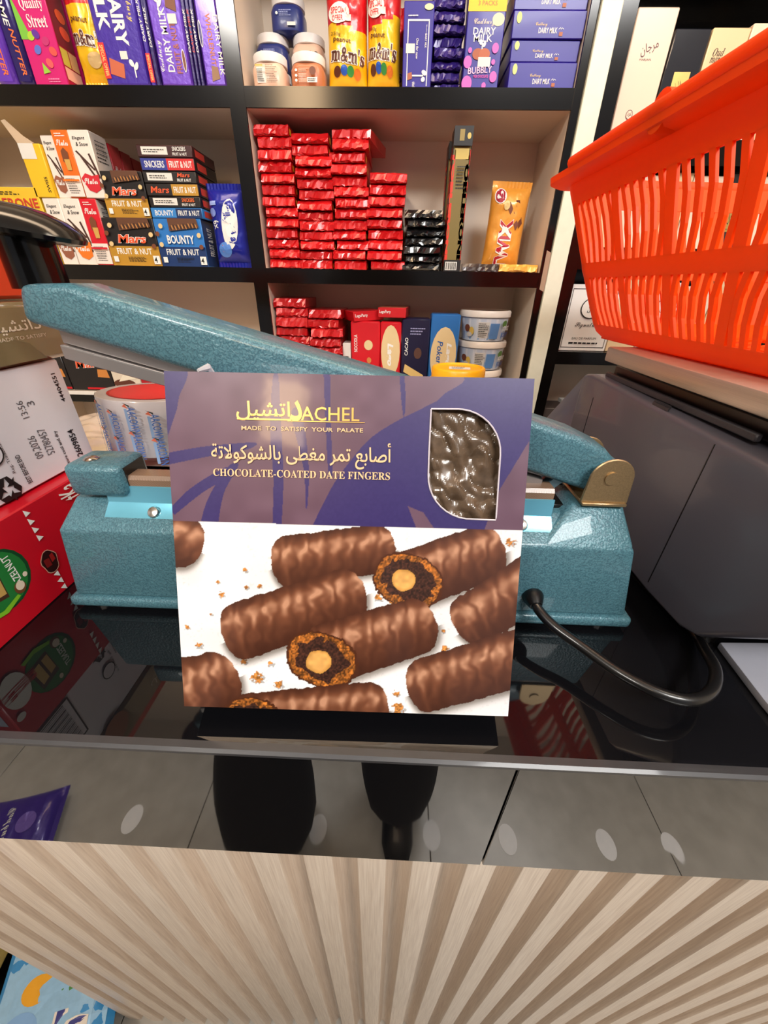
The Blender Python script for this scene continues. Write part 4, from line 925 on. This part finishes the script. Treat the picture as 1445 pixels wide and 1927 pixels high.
def crumple_bar(w_, h_, d_, seed):
    """wrapped bar seen end-on: crimped fin folded over the end, loose creased film"""
    r = random.Random(seed); b = MB(); n = 11; fz = r.uniform(.05, .35)*h_
    dr = r.uniform(0, .2)*h_; pk = r.uniform(.003, .009)
    secs = [(-d_/2-pk, dr+.02*h_, dr+.06*h_, .005), (-d_/2-pk*.55, .0, h_*r.uniform(.55, .9), .004), (-d_/2+.001, 0, h_*r.uniform(.95, 1.03), .002), (-d_/2+.02, 0, h_, .0008), (d_/2, 0, h_, .0005)]
    for (y, za, zb, j) in secs:
        for i in range(n+1):
            x = (i/n-.5)*w_*(1+.03*r.uniform(-1, 1)*(j > .001)); b.v.append((x, y+r.uniform(-j, j)*.6, za+r.uniform(0, j)*.5)); b.v.append((x, y+r.uniform(-j, j)*.6, zb-r.uniform(0, j)*.5))
    k = 2*(n+1)
    for s in range(len(secs)-1):
        for i in range(n):
            a = s*k+2*i; c = a+k
            b.face((a+1, a+3, c+3, c+1)); b.face((a, c, c+2, a+2))
        a = s*k; c = a+k; b.face((a, a+1, c+1, c)); a += 2*n; c += 2*n; b.face((a, c, c+1, a+1))
    for i in range(n): a = 2*i; b.face((a, a+2, a+3, a+1)); a = (len(secs)-1)*k+2*i; b.face((a, a+1, a+3, a+2))
    return b
def bar_stack(x0, x1, z0, z1, n, d_, m, name, fmt, group, y=.833, stripe=None, top_gap=0):
    hh = (z1-z0)/n; var = [crumple_bar(x1-x0, hh*.985, d_, int(x0*1000)+s).mesh(m, smooth=False) for s in range(7)]
    for i in range(n):
        o = obj(name, var[(i*5+i//3) % 7]); o.location = ((x0+x1)/2+random.uniform(-.003, .003), y+d_/2+random.uniform(.002, .008), z0+hh*i+.0002); o.rotation_euler = (0, 0, random.uniform(-.04, .04))
        tag(o, fmt % ('bottom one' if i == 0 else 'topmost' if i == n-1 else '%s from the bottom' % ORD[i]), 'chocolate bar', group)
        if stripe:
            q_ = Print(lambda u, v, e: ((x1-x0)/2+.0008+e, -d_/2+.004+.02*u, hh*v), .02, hh); q_.rect(.1, .2, .7, .7, stripe); q_.build(o)
bar_stack(.041, .094, Z1, 1.64, 9, .10, foil(52, 34, 118), 'chocolate_bar', 'dark purple wrapped bar between the two upright cartons, %s', 'dark purple bar stack', y=.845)
def bub(p):
    p.rect(0, .665, 1, 1, ink(246, 196, 24)); p.text('3 PACKS', .5, .73, .5, .04, ORN, 'b'); p.ell(.82, .60, .16, .055, ink(226, 222, 180))
    p.text('Cadbury', .46, .575, .56, .065, ink(236, 216, 190), 'c'); p.text('DAIRY', .48, .505, .60, .06, WHITE, 'b'); p.text('MILK', .46, .445, .50, .06, WHITE, 'b'); glasses(p, .46, .385, .09)
    p.ell(.36, .31, .15, .05, ink(166, 84, 44)); p.ell(.54, .31, .15, .05, ink(180, 92, 50)); p.rect(.38, .20, .72, .285, STK); p.text('BUBBLY', .46, .17, .66, .06, ink(240, 190, 220), 'b', 3); p.text('MILK CHOCOLATE', .5, .115, .4, .025, ink(226, 60, 160), 'b')
    for u, v, r in ((.10, .24, .11), (.82, .36, .09), (.84, .11, .10), (.12, .05, .14), (.80, .24, .05), (.14, .34, .05), (.6, .03, .06)): p.ell(u, v, r, r*.5, ink(226, 96, 190))
for k, lab in enumerate(('purple and yellow bubbly chocolate carton with pink dots, front one', 'purple and yellow carton behind the pink-dotted bubbly carton')):
    carton('chocolate_carton', lab, 'carton', .0955+.004*k, .1575+.004*k, Z1, 1.648, .032, (PURB, gloss(40, 28, 120), YEL), {'front': bub, 'right': lambda p: p.rect(0, .665, 1, 1, ink(246, 196, 24))}, y=.829+.034*k)
def dbox(p): p.text('DAIRY MILK', .50, .30, .26, .20, WHITE, 'b'); p.text('Cadbury', .40, .50, .16, .16, GOLDT, 'c'); glasses(p, .68, .36, .04); p.rect(.66, .10, .71, .24, ink(170, 92, 50)); p.ell(.08, .74, .035, .2, ink(206, 220, 130))
zz = [1.5134, 1.5465, 1.5725, 1.6045, 1.637]
for k in range(4):
    carton('chocolate_carton', 'purple milk chocolate carton at the right end of the top shelf, %s' % ('bottom one', 'second from the bottom', 'third from the bottom', 'topmost')[k], 'carton', .1745-.002*k, .2885-.002*(k % 2), zz[k], zz[k+1]-.0004, .14, PURB, {'front': dbox}, y=.828+.002*(k % 2), group='stacked purple cartons', rz=.01*(k % 2))

# middle shelf, left bay
TOBY = foil(232, 184, 34)
carton('chocolate_carton', 'yellow chocolate carton with torn top behind the black sealer handle', 'carton', -.880, -.737, Z2, 1.372, .12, paper(232, 190, 44), {'front': lambda p: (p.text('TOBLERONE', .5, .80, .92, .12, ink(120, 30, 20), 'b'), p.text('TOBLERONE', .505, .806, .92, .12, ink(206, 60, 40), 'b'), p.lines(.2, .9, .8, .95, 2, INKK))})
r = carton('chocolate_carton', 'open yellow carton with torn flap on top of the white flutes boxes', 'carton', -.742, -.700, 1.3560, 1.437, .12, paper(240, 190, 30), {'front': lambda p: (p.text('SWISS', .78, .25, .30, .14, INKK, 'b', 90), p.rect(0, .72, .7, 1, STK))})
part('torn_flap', MB().prism([(-.021, .081), (-.038, .112), (-.030, .114), (-.006, .092), (.012, .081)], 'y', -.06, -.0585), paper(206, 180, 150), r, world=False)
def flut(bg, ac, gift=False):
    def f(p):
        if gift:
            p.text('Flutes', .5, .82, .7, .09, WHITE, 'c', 0, .02); p.lines(.2, .90, .8, .96, 2, WHITE); p.poly([(.28, .55), (.62, .50), (.70, .68), (.50, .75), (.30, .70)], CHOC); p.poly([(.40, .42), (.66, .42), (.70, .58), (.36, .58)], ink(206, 160, 80)); p.rect(0, .02, 1, .34, paper(240, 226, 214)); p.lines(.15, .06, .85, .30, 7, INKK, .3); p.rect(0, .25, 1, .28, ac)
        else:
            p.text('Elegant', .45, .88, .6, .06, INKK, 'i'); p.text('& Snow', .55, .80, .6, .06, INKK, 'i')
            for a, c in (((.12, .70), (.80, .42)), ((.30, .62), (.92, .20)), ((.70, .66), (.95, .30))):
                dx, dy = c[0]-a[0], c[1]-a[1]; p.poly([a, (a[0]+.09, a[1]+.01), (c[0]+.09, c[1]+.01), c], ink(70, 40, 30))
            p.poly([(.05, .30), (.3, .38), (.6, .34), (.95, .36), (.9, .14), (.6, .08), (.3, .12)], ac); p.text('Flutes', .48, .26, .66, .09, WHITE, 'c', 0, .02)
    return f
FW = paper(238, 226, 214); ORG = ink(240, 120, 30); REDL = ink(206, 30, 46); BRN = ink(150, 90, 66)
for lab, x0, x1, z0, z1, m, ac, gift, yy in (('white chocolate flutes box with brown splash, upper row far left', -.6985, -.6725, 1.3562, 1.450, FW, BRN, False, .834), ('orange chocolate flutes box, upper row', -.6720, -.6395, 1.3562, 1.457, gloss(238, 112, 28), ORG, True, .830),
        ('white chocolate flutes box with red splash, upper row', -.6390, -.5985, 1.3562, 1.457, FW, REDL, False, .829), ('white flutes box with pink splash standing directly behind the sealer handle', -.7330, -.6990, Z2, 1.3555, FW, BRN, False, .829), ('white flutes box with orange splash, lower row', -.6985, -.6575, Z2, 1.3555, FW, ORG, False, .829), ('bright red flutes box at the lower row next to the mars cartons', -.6570, -.6225, Z2, 1.3555, gloss(212, 20, 40), REDL, True, .829)):
    carton('flutes_box', lab, 'box', x0, x1, z0, z1, .05, (m, FW if m != FW else paper(214, 200, 190), m), {'front': flut(m, ac, gift), 'right': lambda p: p.lines(.15, .55, .85, .9, 6, INKK, .3)}, y=yy, group='flutes boxes on the middle shelf')
for k in range(3):
    carton('flutes_box', 'dark red flutes box behind the white ones, %s in depth' % ORD[k], 'box', -.6385, -.5985, 1.3562, 1.452-.003*k, .035, (gloss(170, 20, 36), paper(190, 60, 60), gloss(150, 20, 30)), {'right': lambda p: p.text('Flutes', .5, .6, .8, .09, WHITE, 'c')}, y=.883+.037*k, group='flutes boxes on the middle shelf')
for k in range(2):
    carton('flutes_box', 'pale flutes box in the lower row behind, %s in depth' % ORD[k], 'box', -.657, -.6225, Z2, 1.3550, .05, FW, None, y=.882+.053*k, group='flutes boxes on the middle shelf')
NB = gloss(30, 24, 24); MGOLD = gloss(190, 140, 44); ALM = ink(226, 196, 140)
def snackbox(title, style, tcol, low):
    def f(p):
        p.rect(0, 0, 1, .42, low); p.text('FRUIT & NUT', .5, .31, .70, .13, WHITE, 'b'); p.lines(.35, .08, .75, .2, 4, INKK, .4); p.rect(.06, .08, .15, .2, WHITE); p.rect(.86, .04, .99, .22, WHITE); p.text('4', .905, .13, None, .12, INKK, 'b')
        p.text(title, .52, .57, .58, .19, WHITE if tcol != WHITE else ink(30, 90, 170), style, 0, .05); p.text(title, .52, .57, .57, .18, tcol, style, 0, .01)
        p.poly([(.32, .74), (.95, .82), (.92, 1), (.32, 1)], ink(96, 58, 36))
        for k in range(16): p.ell(.36+.036*k, .80+.012*(k % 3)+.003*k, .012, .05, ink(190, 130, 70) if k % 2 else ink(50, 28, 20), .3)
        for u, v, c in ((.16, .84, ALM), (.06, .68, CHOC), (.10, .46, ALM), (.93, .66, ALM), (.94, .42, CHOC)): p.ell(u, v, .045, .05, c if isinstance(c, bpy.types.Material) else c, .5)
    return f
MRED = ink(232, 88, 44)
carton('snack_carton', 'black and gold mars fruit and nut carton, upper of two', 'carton', -.6040, -.5155, 1.3258, 1.399, .13, (NB, NB, NB), {'front': snackbox('Mars', 'i', MRED, MGOLD)}, y=.831)
carton('snack_carton', 'black and gold mars fruit and nut carton on the shelf board', 'carton', -.6215, -.5145, Z2, 1.3253, .13, (NB, NB, NB), {'front': snackbox('Mars', 'i', MRED, MGOLD)}, y=.828)
carton('snack_carton', 'blue bounty fruit and nut carton under the stack of flat cartons', 'carton', -.5135, -.4140, Z2, 1.3253, .11, (gloss(44, 120, 196), gloss(24, 50, 96), NB), {'front': snackbox('BOUNTY', 'b', WHITE, gloss(22, 52, 104)), 'right': lambda p: p.text('FRUIT & NUT', .3, .55, .6, .2, WHITE, 'b', 90)}, y=.828)
def flat(t, st, c1, box1, box2, plain):
    def f(p):
        if plain: p.rect(.08, .22, .55, .85, STK); p.lines(.12, .35, .5, .7, 2, INKK, .4); p.text(t, .77, .68, .24, .34, c1, st); p.text('FRUIT & NUT', .77, .26, .26, .24, WHITE, 'b')
        else: p.rect(.02, .06, .49, .94, box1); p.rect(.49, .06, .99, .94, box2); p.text(t, .26, .5, .36, .52, c1, st); p.text('FRUIT & NUT', .74, .5, .42, .50, WHITE, 'b')
    return f
SNB = ink(40, 52, 140)
for lab, z0, z1, m, fn in (('flat bounty carton, lowest of the flat stack', 1.3256, 1.3425, gloss(54, 130, 200), flat('BOUNTY', 'b', WHITE, gloss(54, 130, 200), gloss(22, 48, 96), False)), ('flat dark snickers carton with white date label, second from the bottom', 1.3428, 1.3605, NB, flat('SNICKERS', 'b', ORN, None, None, True)),
        ('flat black and gold mars carton, third from the bottom of the stack', 1.3608, 1.3803, NB, flat('Mars', 'i', MRED, NB, MGOLD, False)), ('flat dark mars carton with white date label', 1.3806, 1.3988, NB, flat('Mars', 'i', MRED, None, None, True)),
        ('flat red snickers carton, second from the top of the stack', 1.3991, 1.4185, NB, flat('SNICKERS', 'b', WHITE, SNB, ink(206, 34, 36), False)), ('flat dark snickers carton with white date label, topmost', 1.4188, 1.4368, gloss(60, 24, 26), flat('SNICKERS', 'b', WHITE, None, None, True))):
    carton('snack_carton', lab, 'carton', -.5130+random.uniform(0, .003), -.4075+random.uniform(0, .003), z0, z1, .105, (m, m, gloss(60, 30, 28)), {'front': fn, 'right': lambda p: p.rect(.1, .2, .5, .8, ink(206, 60, 50))}, y=.828, group='flat snack cartons', rz=random.uniform(-.015, .015))
def mway(p):
    p.ell(.60, .52, .22, .30, WHITE, -.15); p.text('Milky Way', .58, .52, .54, .26, gloss(24, 40, 150), 'i', -78, .02); p.text('6x', .22, .52, .10, .2, WHITE, 'b', -80); p.ell(.36, .22, .2, .09, ink(90, 140, 220), .4); p.poly([(.28, .20), (.44, .17), (.46, .25), (.30, .28)], ink(196, 110, 80)); p.ell(.16, .66, .1, .05, ink(130, 150, 220)); p.rect(.1, .74, .3, .79, ink(150, 170, 230))
bag('candy_bag', 'blue chocolate multipack bag with white sideways lettering beside the centre upright', 'candy bag', -.402, -.326, Z2, 1.386, .045, foil(24, 36, 150), None, mway, y=.856, seed=14)

# middle shelf, right bay
RB = foil(204, 20, 26); YS = ink(240, 180, 40)
for (x0, x1, zt, n, nm) in ((-.2805, -.2165, 1.470, 13, 'leftmost red stack'), (-.2135, -.1440, 1.4585, 13, 'second red stack from the left'), (-.1405, -.0720, 1.4500, 12, 'third red stack from the left'), (-.0685, .0030, 1.4030, 9, 'shortest red stack')):
    bar_stack(x0, x1, Z2, zt, n, .135, RB, 'chocolate_bar', 'red foil chocolate bar in the '+nm+', %s', 'red wrapped bars on the middle shelf', stripe=YS)
o = obj('chocolate_bar', crumple_bar(.074, .016, .12, 77).mesh(RB)); o.location = (-.090, .905, 1.4508); o.rotation_euler = (0, .05, -.2); tag(o, 'red foil chocolate bar lying askew on the third red stack', 'chocolate bar', 'red wrapped bars on the middle shelf')
bar_stack(.0065, .0830, Z2, 1.3465, 7, .13, mat((20, 19, 21), .18, 0, .8, .2, 90, .5, 120), 'chocolate_bar', 'shiny black wrapped bar in the black stack, %s', 'black wrapped bars')
def tobl(p):
    p.rect(.05, .05, .95, .88, ink(120, 104, 52)); p.rect(.12, .80, .88, .87, ink(206, 180, 96)); p.lines(.3, .60, .8, .76, 7, INKK, .4); p.rect(.0, 0, 1, .09, INKK); p.rect(.08, .01, .78, .075, WHITE)
    for k in range(9): p.rect(.12+.07*k, .015, .12+.07*k+(.03 if k % 2 else .045), .07, INKK)
    p.rect(.0, .88, 1, 1, INKK); p.ell(.8, .94, .1, .02, ink(206, 180, 96)); p.rect(.3, .91, .55, .98, ink(150, 130, 70))
def tobs(p): p.text('TOBLERONE', .5, .46, .84, .78, ink(226, 52, 34), 'b', -90, .03)
TB = carton('chocolate_carton', 'tall black and gold giant chocolate carton standing on the middle shelf, front one', 'carton', .0890, .1235, Z2, 1.466, .038, (gloss(40, 34, 26), gloss(28, 24, 22), INKK), {'front': tobl, 'right': tobs, 'left': tobs}, y=.830)
part('red_edge_lettering', MB(), [INKK], TB, world=False) if False else None
pp = frame('front', .0345, .038, 1.466-Z2); pp.text('TOBLERONE', .85, .46, .80, .26, ink(226, 52, 34), 'b', -90, .05); pp.text('TOBLERONE', .09, .46, .80, .16, ink(226, 52, 34), 'b', -90, .05); pp.build(TB)
carton('chocolate_carton', 'tall black giant chocolate carton directly behind the front one', 'carton', .0845, .1190, Z2, 1.455, .038, (gloss(40, 34, 26), gloss(28, 24, 22), INKK), {'front': tobl, 'left': tobs}, y=.871)
def twix(p):
    p.text('TWIX', .47, .30, .60, .36, WHITE, 'b', 90, .07); p.text('TWIX', .47, .30, .58, .34, ink(176, 20, 44), 'b', 90, .02); p.ell(.22, .84, .15, .085, WHITE); p.ell(.22, .84, .13, .075, ink(160, 20, 50)); p.text('5', .22, .85, .10, .16, WHITE, 'b', 90)
    p.poly([(.62, .80), (.72, .80), (.90, .56), (.82, .50)], ink(104, 52, 30)); p.poly([(.40, .74), (.48, .78), (.80, .54), (.74, .48)], ink(120, 62, 36)); p.ell(.40, .74, .08, .05, ink(226, 196, 130))
bag('candy_bag', 'gold twix multipack standing alone at the right of the middle shelf', 'candy bag', .1760, .2560, Z2+.0015, 1.400, .035, foil(232, 158, 60), None, twix, y=.885, seed=16, ry=.03)
for lab, x0, x1, m, s in (('small dark wrapped bar lying in front of the tall cartons', .1300, .2040, foil(52, 40, 40), 91), ('small gold foil bar lying in front of the gold multipack', .2060, .2860, foil(224, 166, 70), 92)):
    o = obj('chocolate_bar', crumple_bar(x1-x0, .0145, .03, s).mesh(m)); o.location = ((x0+x1)/2, .848, Z2+.0002); tag(o, lab, 'chocolate bar')

# lower shelf, right bay
WR = foil(190, 22, 28)
bar_stack(-.2830, -.2115, Z3, 1.187, 11, .13, WR, 'wafer_pack', 'red wafer pack in the taller stack on the lower shelf, %s', 'red wafer packs on the lower shelf', y=.838)
bar_stack(-.2080, -.1360, Z3, 1.165, 10, .13, WR, 'wafer_pack', 'red wafer pack in the shorter stack on the lower shelf, %s', 'red wafer packs on the lower shelf', y=.838)
LCR = paper(226, 200, 150)
def lago_red(p): p.text('NOCCIOLA', .16, .72, .22, .12, WHITE, 'b', 90); p.ell(.60, .70, .15, .065, ink(222, 200, 150)); p.poly([(.05, .30), (.7, .12), (.75, .2), (.1, .38)], ink(214, 160, 90)); p.poly([(.2, .16), (.9, .08), (.9, .14), (.25, .24)], ink(226, 180, 110)); p.ell(.62, .5, .08, .04, ink(206, 130, 70))
def lago_cream(p): p.ell(.5, .62, .46, .34, LCR); p.text('Lago', .45, .58, .30, .36, WHITE, 'i', -90, .03); p.poly([(.05, .32), (.9, .14), (.9, .22), (.1, .40)], ink(214, 160, 90))
def lago_dark(p): p.rect(0, 0, 1, .28, LCR); p.text('POKER', .75, .10, .5, .09, INKK, 'i'); p.poly([(.1, .34), (.8, .2), (.85, .3), (.15, .44)], ink(222, 190, 120)); p.ell(.6, .58, .14, .07, ink(90, 60, 50)); p.text('CACAO', .18, .66, .22, .12, WHITE, 'b', 90); p.lines(.3, .8, .85, .9, 3, ink(150, 150, 190))
def lago_blue(p): p.ell(.5, .52, .46, .34, LCR); p.text('Lago', .66, .54, .28, .22, WHITE, 'i', -90, .03); p.text('Poker', .36, .56, .28, .20, ink(40, 90, 160), 'i', -90); p.poly([(.05, .20), (.8, .08), (.85, .16), (.1, .28)], ink(222, 184, 120)); p.ell(.4, .22, .1, .06, ink(206, 170, 150))
for lab, x0, x1, z1, m, fn in (('red hazelnut wafer box with sideways white text on the lower shelf', -.1130, -.0445, 1.1430, gloss(206, 22, 36), lago_red), ('red wafer box with round cream panel on the lower shelf', -.0435, .0050, 1.1430, gloss(206, 22, 36), lago_cream), ('dark navy cocoa wafer box on the lower shelf', .0065, .0720, 1.1510, gloss(26, 24, 56), lago_dark), ('blue wafer bag with cream panel on the lower shelf', .0735, .1400, 1.1610, gloss(44, 110, 180), lago_blue)):
    carton('wafer_box', lab, 'box', x0, x1, Z3, z1, .055, m, {'front': fn}, y=.846, bevel=.003)
lr = lambda p: (p.text('Lago', .15, .55, .2, .4, WHITE, 'b'), p.text('Party', .36, .55, .2, .4, WHITE, 'b'))
carton('wafer_box', 'red wafer box lying aslant on the hazelnut wafer box', 'box', -.1300, -.0560, 1.1435, 1.164, .11, gloss(206, 26, 36), {'front': lr}, y=.850, rz=.42).rotation_euler.y = -.05
carton('wafer_box', 'red wafer box lying flat on the cream-panelled box', 'box', -.0440, .0200, 1.1515, 1.172, .12, (gloss(206, 26, 36), gloss(190, 26, 36), gloss(206, 120, 90)), {'front': lr}, y=.843, rz=-.10)
def tub(label, z):
    R_ = thing('food_tub', label, 'tub', (.2050, .905, z), (0, 0, 0), 'white lidded tubs')
    part('tub_body', MB().lathe([(.046, 0), (.049, .001), (.0555, .054)], n=48), mat((206, 216, 230), .3), R_, world=False, smooth=True)
    part('lid', MB().lathe([(.0575, .050), (.0595, .0515), (.0600, .0615), (.058, .0645), (.054, .0648), (.052, .0625), (0, .0625)], n=48), mat((236, 226, 214), .35), R_, world=False, smooth=True)
    p = Print(lambda u, v, e: ((.0495+.0058*v+e)*math.sin((u-.5)*2.6), -(.0495+.0058*v+e)*math.cos((u-.5)*2.6), .004+v*.044), .14, .044, 6)
    p.rect(0, 0, 1, 1, paper(222, 226, 234)); p.rect(.02, .0, .99, .35, mat((150, 186, 226), .4)); p.rect(.34, .08, .52, .85, STK); p.lines(.35, .1, .51, .82, 8, INKK, .35); p.rect(.53, .06, .68, .80, mat((96, 140, 196), .4))
    p.ell(.16, .55, .05, .18, ink(120, 66, 40)); p.ell(.24, .42, .04, .2, ink(226, 190, 90)); p.ell(.20, .25, .05, .12, ink(214, 206, 196)); p.ell(.78, .78, .05, .16, ink(90, 130, 60)); p.text('COCO', .86, .56, .20, .24, WHITE, 'b', 0, .03); p.text('BOUNTY', .86, .24, .22, .24, ink(44, 84, 170), 'i'); p.build(R_)
for k, lab in enumerate(('white lidded coconut dessert tub, bottom of the three', 'white lidded coconut dessert tub, middle of the three', 'white lidded coconut dessert tub, top of the three')): tub(lab, Z3+.0651*k)
yj = thing('yellow_lidded_jar', 'jar with bright yellow lid standing on the counter behind the purple box', 'jar', (.088, .455, .95))
part('jar_body', MB().lathe([(.033, 0), (.035, .003), (.0355, .146)], n=40), mat((150, 120, 70), .3), yj, world=False, smooth=True)
lidm = part('lid', MB().lathe([(.0375, .140), (.0385, .142), (.0385, .1625), (.037, .1645), (.0335, .1650), (.032, .1630), (0, .1628)], n=48), gloss(244, 178, 20), yj, world=False, smooth=True)
pl = Print(lambda u, v, e: ((u-.5)*.05, (v-.5)*.05, .1628+e), .05, .05); pl.poly([(.2, .3), (.8, .25), (.85, .6), (.25, .7)], STK); pl.lines(.3, .35, .75, .6, 3, INKK); pl.build(yj)
carton('paper_carton', 'small white paper carton between the red wafer stacks and the hazelnut wafer box', 'carton', -.1340, -.1150, Z3, 1.095, .05, STK, {'front': lambda p: p.lines(.2, .2, .8, .8, 6, INKK, .3)}, y=.852)

# lower shelf, left bay
def marsb(p): p.text('Mars', .55, .70, .62, .22, WHITE, 'i', 4, .05); p.text('Mars', .55, .70, .61, .21, MRED, 'i', 4); p.poly([(.68, .36), (.95, .34), (.93, .55), (.72, .56)], ink(206, 130, 60)); p.rect(.35, .03, 1, .08, ink(206, 20, 30))
def galx(p): p.text('Galaxy', .5, .78, .8, .2, ink(70, 40, 30), 'c'); p.ell(.4, .2, .4, .12, ink(96, 50, 34)); p.poly([(.2, .25), (.9, .35), (.9, .6), (.5, .5)], ink(236, 224, 200))
for lab, x0, x1, m, fn in (('black mars carton on the lower shelf behind the white carton', -.945, -.822, NB, marsb), ('black mars carton seen under the aluminium pressure bar', -.820, -.710, NB, marsb), ('cream galaxy carton behind the tape roll', -.709, -.640, paper(222, 206, 184), galx), ('red chocolate carton behind the tape roll', -.639, -.545, gloss(176, 22, 34), lambda p: p.rect(0, .85, 1, 1, ink(226, 60, 60)))):
    carton('chocolate_carton', lab, 'carton', x0, x1, Z3, 1.066, .10, m, {'front': fn}, y=.828)
part('price_rail', MB().box(-.95, -.32, .8165, .8198, .9655, .9742), mat((238, 230, 220), .4), U)

# ------------------------------------------------------------------ perfume boxes
PC = mat((236, 206, 160), .28, 0, .7, .05, 14); PP = mat((240, 214, 190), .28, 0, .7, .05, 14); PDK = mat((34, 36, 44), .14, 0, .9, .15, 30)
PBR = ink(96, 44, 52)
def p_marjan(p): p.text('\u0645\u0631\u062c\u0627\u0646', .50, .72, .42, .09, PBR, 'a', 20); p.text('MARJAN', .46, .635, .28, .018, PBR, 'n'); p.ell(.40, .22, .09, .04, PBR); p.ell(.40, .22, .075, .033, PP); p.text('\u0639\u0648\u062f', .40, .22, .12, .04, PBR, 'a'); p.text('EXTRAIT DE PARFUM', .4, .10, .5, .012, PBR, 'n'); p.lines(.15, .05, .6, .08, 1, PBR, .4)
def p_blk(p): p.rect(.02, .405, .98, .415, GOLD); p.rect(.28, .25, .74, .64, GOLD); p.text('\u0643\u0644\u0645\u0627\u062a', .52, .46, .24, .20, INKK, 'a', 30); p.text('L AMORE', .48, .285, .2, .014, INKK, 'n')
def p_oud(p): p.text('Oud', .32, .80, .30, .07, ink(70, 44, 26), 'q'); p.text('marque', .38, .725, .46, .065, ink(70, 44, 26), 'q'); p.text('EAU DE PARFUM', .36, .655, .42, .016, ink(120, 84, 50), 'n')
def p_mur(p): p.text('\u0645\u0631\u0648\u062c', .62, .62, .5, .14, PBR, 'a', 15)
for lab, x0, x1, z1, m, fn in (('tall pale pink perfume box with dark calligraphy at the left of the perfume shelf', .3730, .4400, 1.612, PP, p_marjan), ('black perfume box with square gold plate', .4425, .5015, 1.589, PDK, p_blk), ('cream oud marque perfume box on the upper perfume shelf', .5035, .5650, 1.590, PC, p_oud), ('cream perfume box with calligraphy at the right edge of the upper shelf', .5665, .6300, 1.595, PP, p_mur), ('cream perfume box beyond the calligraphy box at the far right', .6320, .6950, 1.590, PC, p_oud)):
    carton('perfume_box', lab, 'perfume box', x0, x1, 1.4497, z1, .055, m, {'front': fn}, y=.838, bevel=.0016, group='perfume boxes')
for k in range(7):
    x0 = .369+.0615*k; dk = k in (4,)
    carton('perfume_box', 'perfume box on the middle perfume shelf behind the basket, %s from the left' % ORD[k], 'perfume box', x0, x0+.060, 1.2887, 1.408-.004*(k % 2), .055, PDK if dk else (PC, PP)[k % 2], {'front': p_blk if dk else p_oud}, y=.840, group='perfume boxes')
def p_white(p):
    for r in ((.05, .05, .95, .062), (.05, .93, .95, .942), (.05, .05, .06, .94), (.94, .05, .95, .94)): p.rect(*r, INKK)
    p.text('Signature', .5, .40, .5, .10, INKK, 'c'); p.text('EAU DE PARFUM', .5, .20, .5, .035, INKK, 'n'); p.lines(.2, .10, .8, .15, 1, INKK, .5, 0); p.ell(.5, .66, .22, .16, INKK); p.ell(.5, .66, .2, .145, WHITE)
    p.text('SF', .5, .66, .16, .14, INKK, 'q')
carton('perfume_box', 'white perfume box with thin black frame at the lower left of the perfume shelf', 'perfume box', .3680, .4760, 1.0918, 1.224, .06, mat((240, 238, 232), .3, 0, .6, .02), {'front': p_white}, y=.836, group='perfume boxes')
for k in range(5):
    x0 = .4775+.066*k
    carton('perfume_box', 'perfume box on the lower perfume shelf, %s right of the white box' % ORD[k], 'perfume box', x0, x0+.064, 1.0918, 1.236-.006*(k % 3), .055, (PC, mat((240, 238, 232), .3, 0, .6, .02), PP)[k % 3], {'front': (p_oud, p_white, p_blk)[k % 3]}, y=.838, group='perfume boxes')
carton('paper_carton', 'white carton under the perfume shelf behind the scale', 'carton', .44, .56, .8602, .96, .08, STK, None, y=.86)
carton('paper_carton', 'dark carton with yellow band under the perfume shelf', 'carton', .3700, .4350, .8602, .955, .08, mat((70, 60, 56), .5), {'front': lambda p: p.rect(.3, .1, .95, .55, ink(226, 180, 50))}, y=.845)
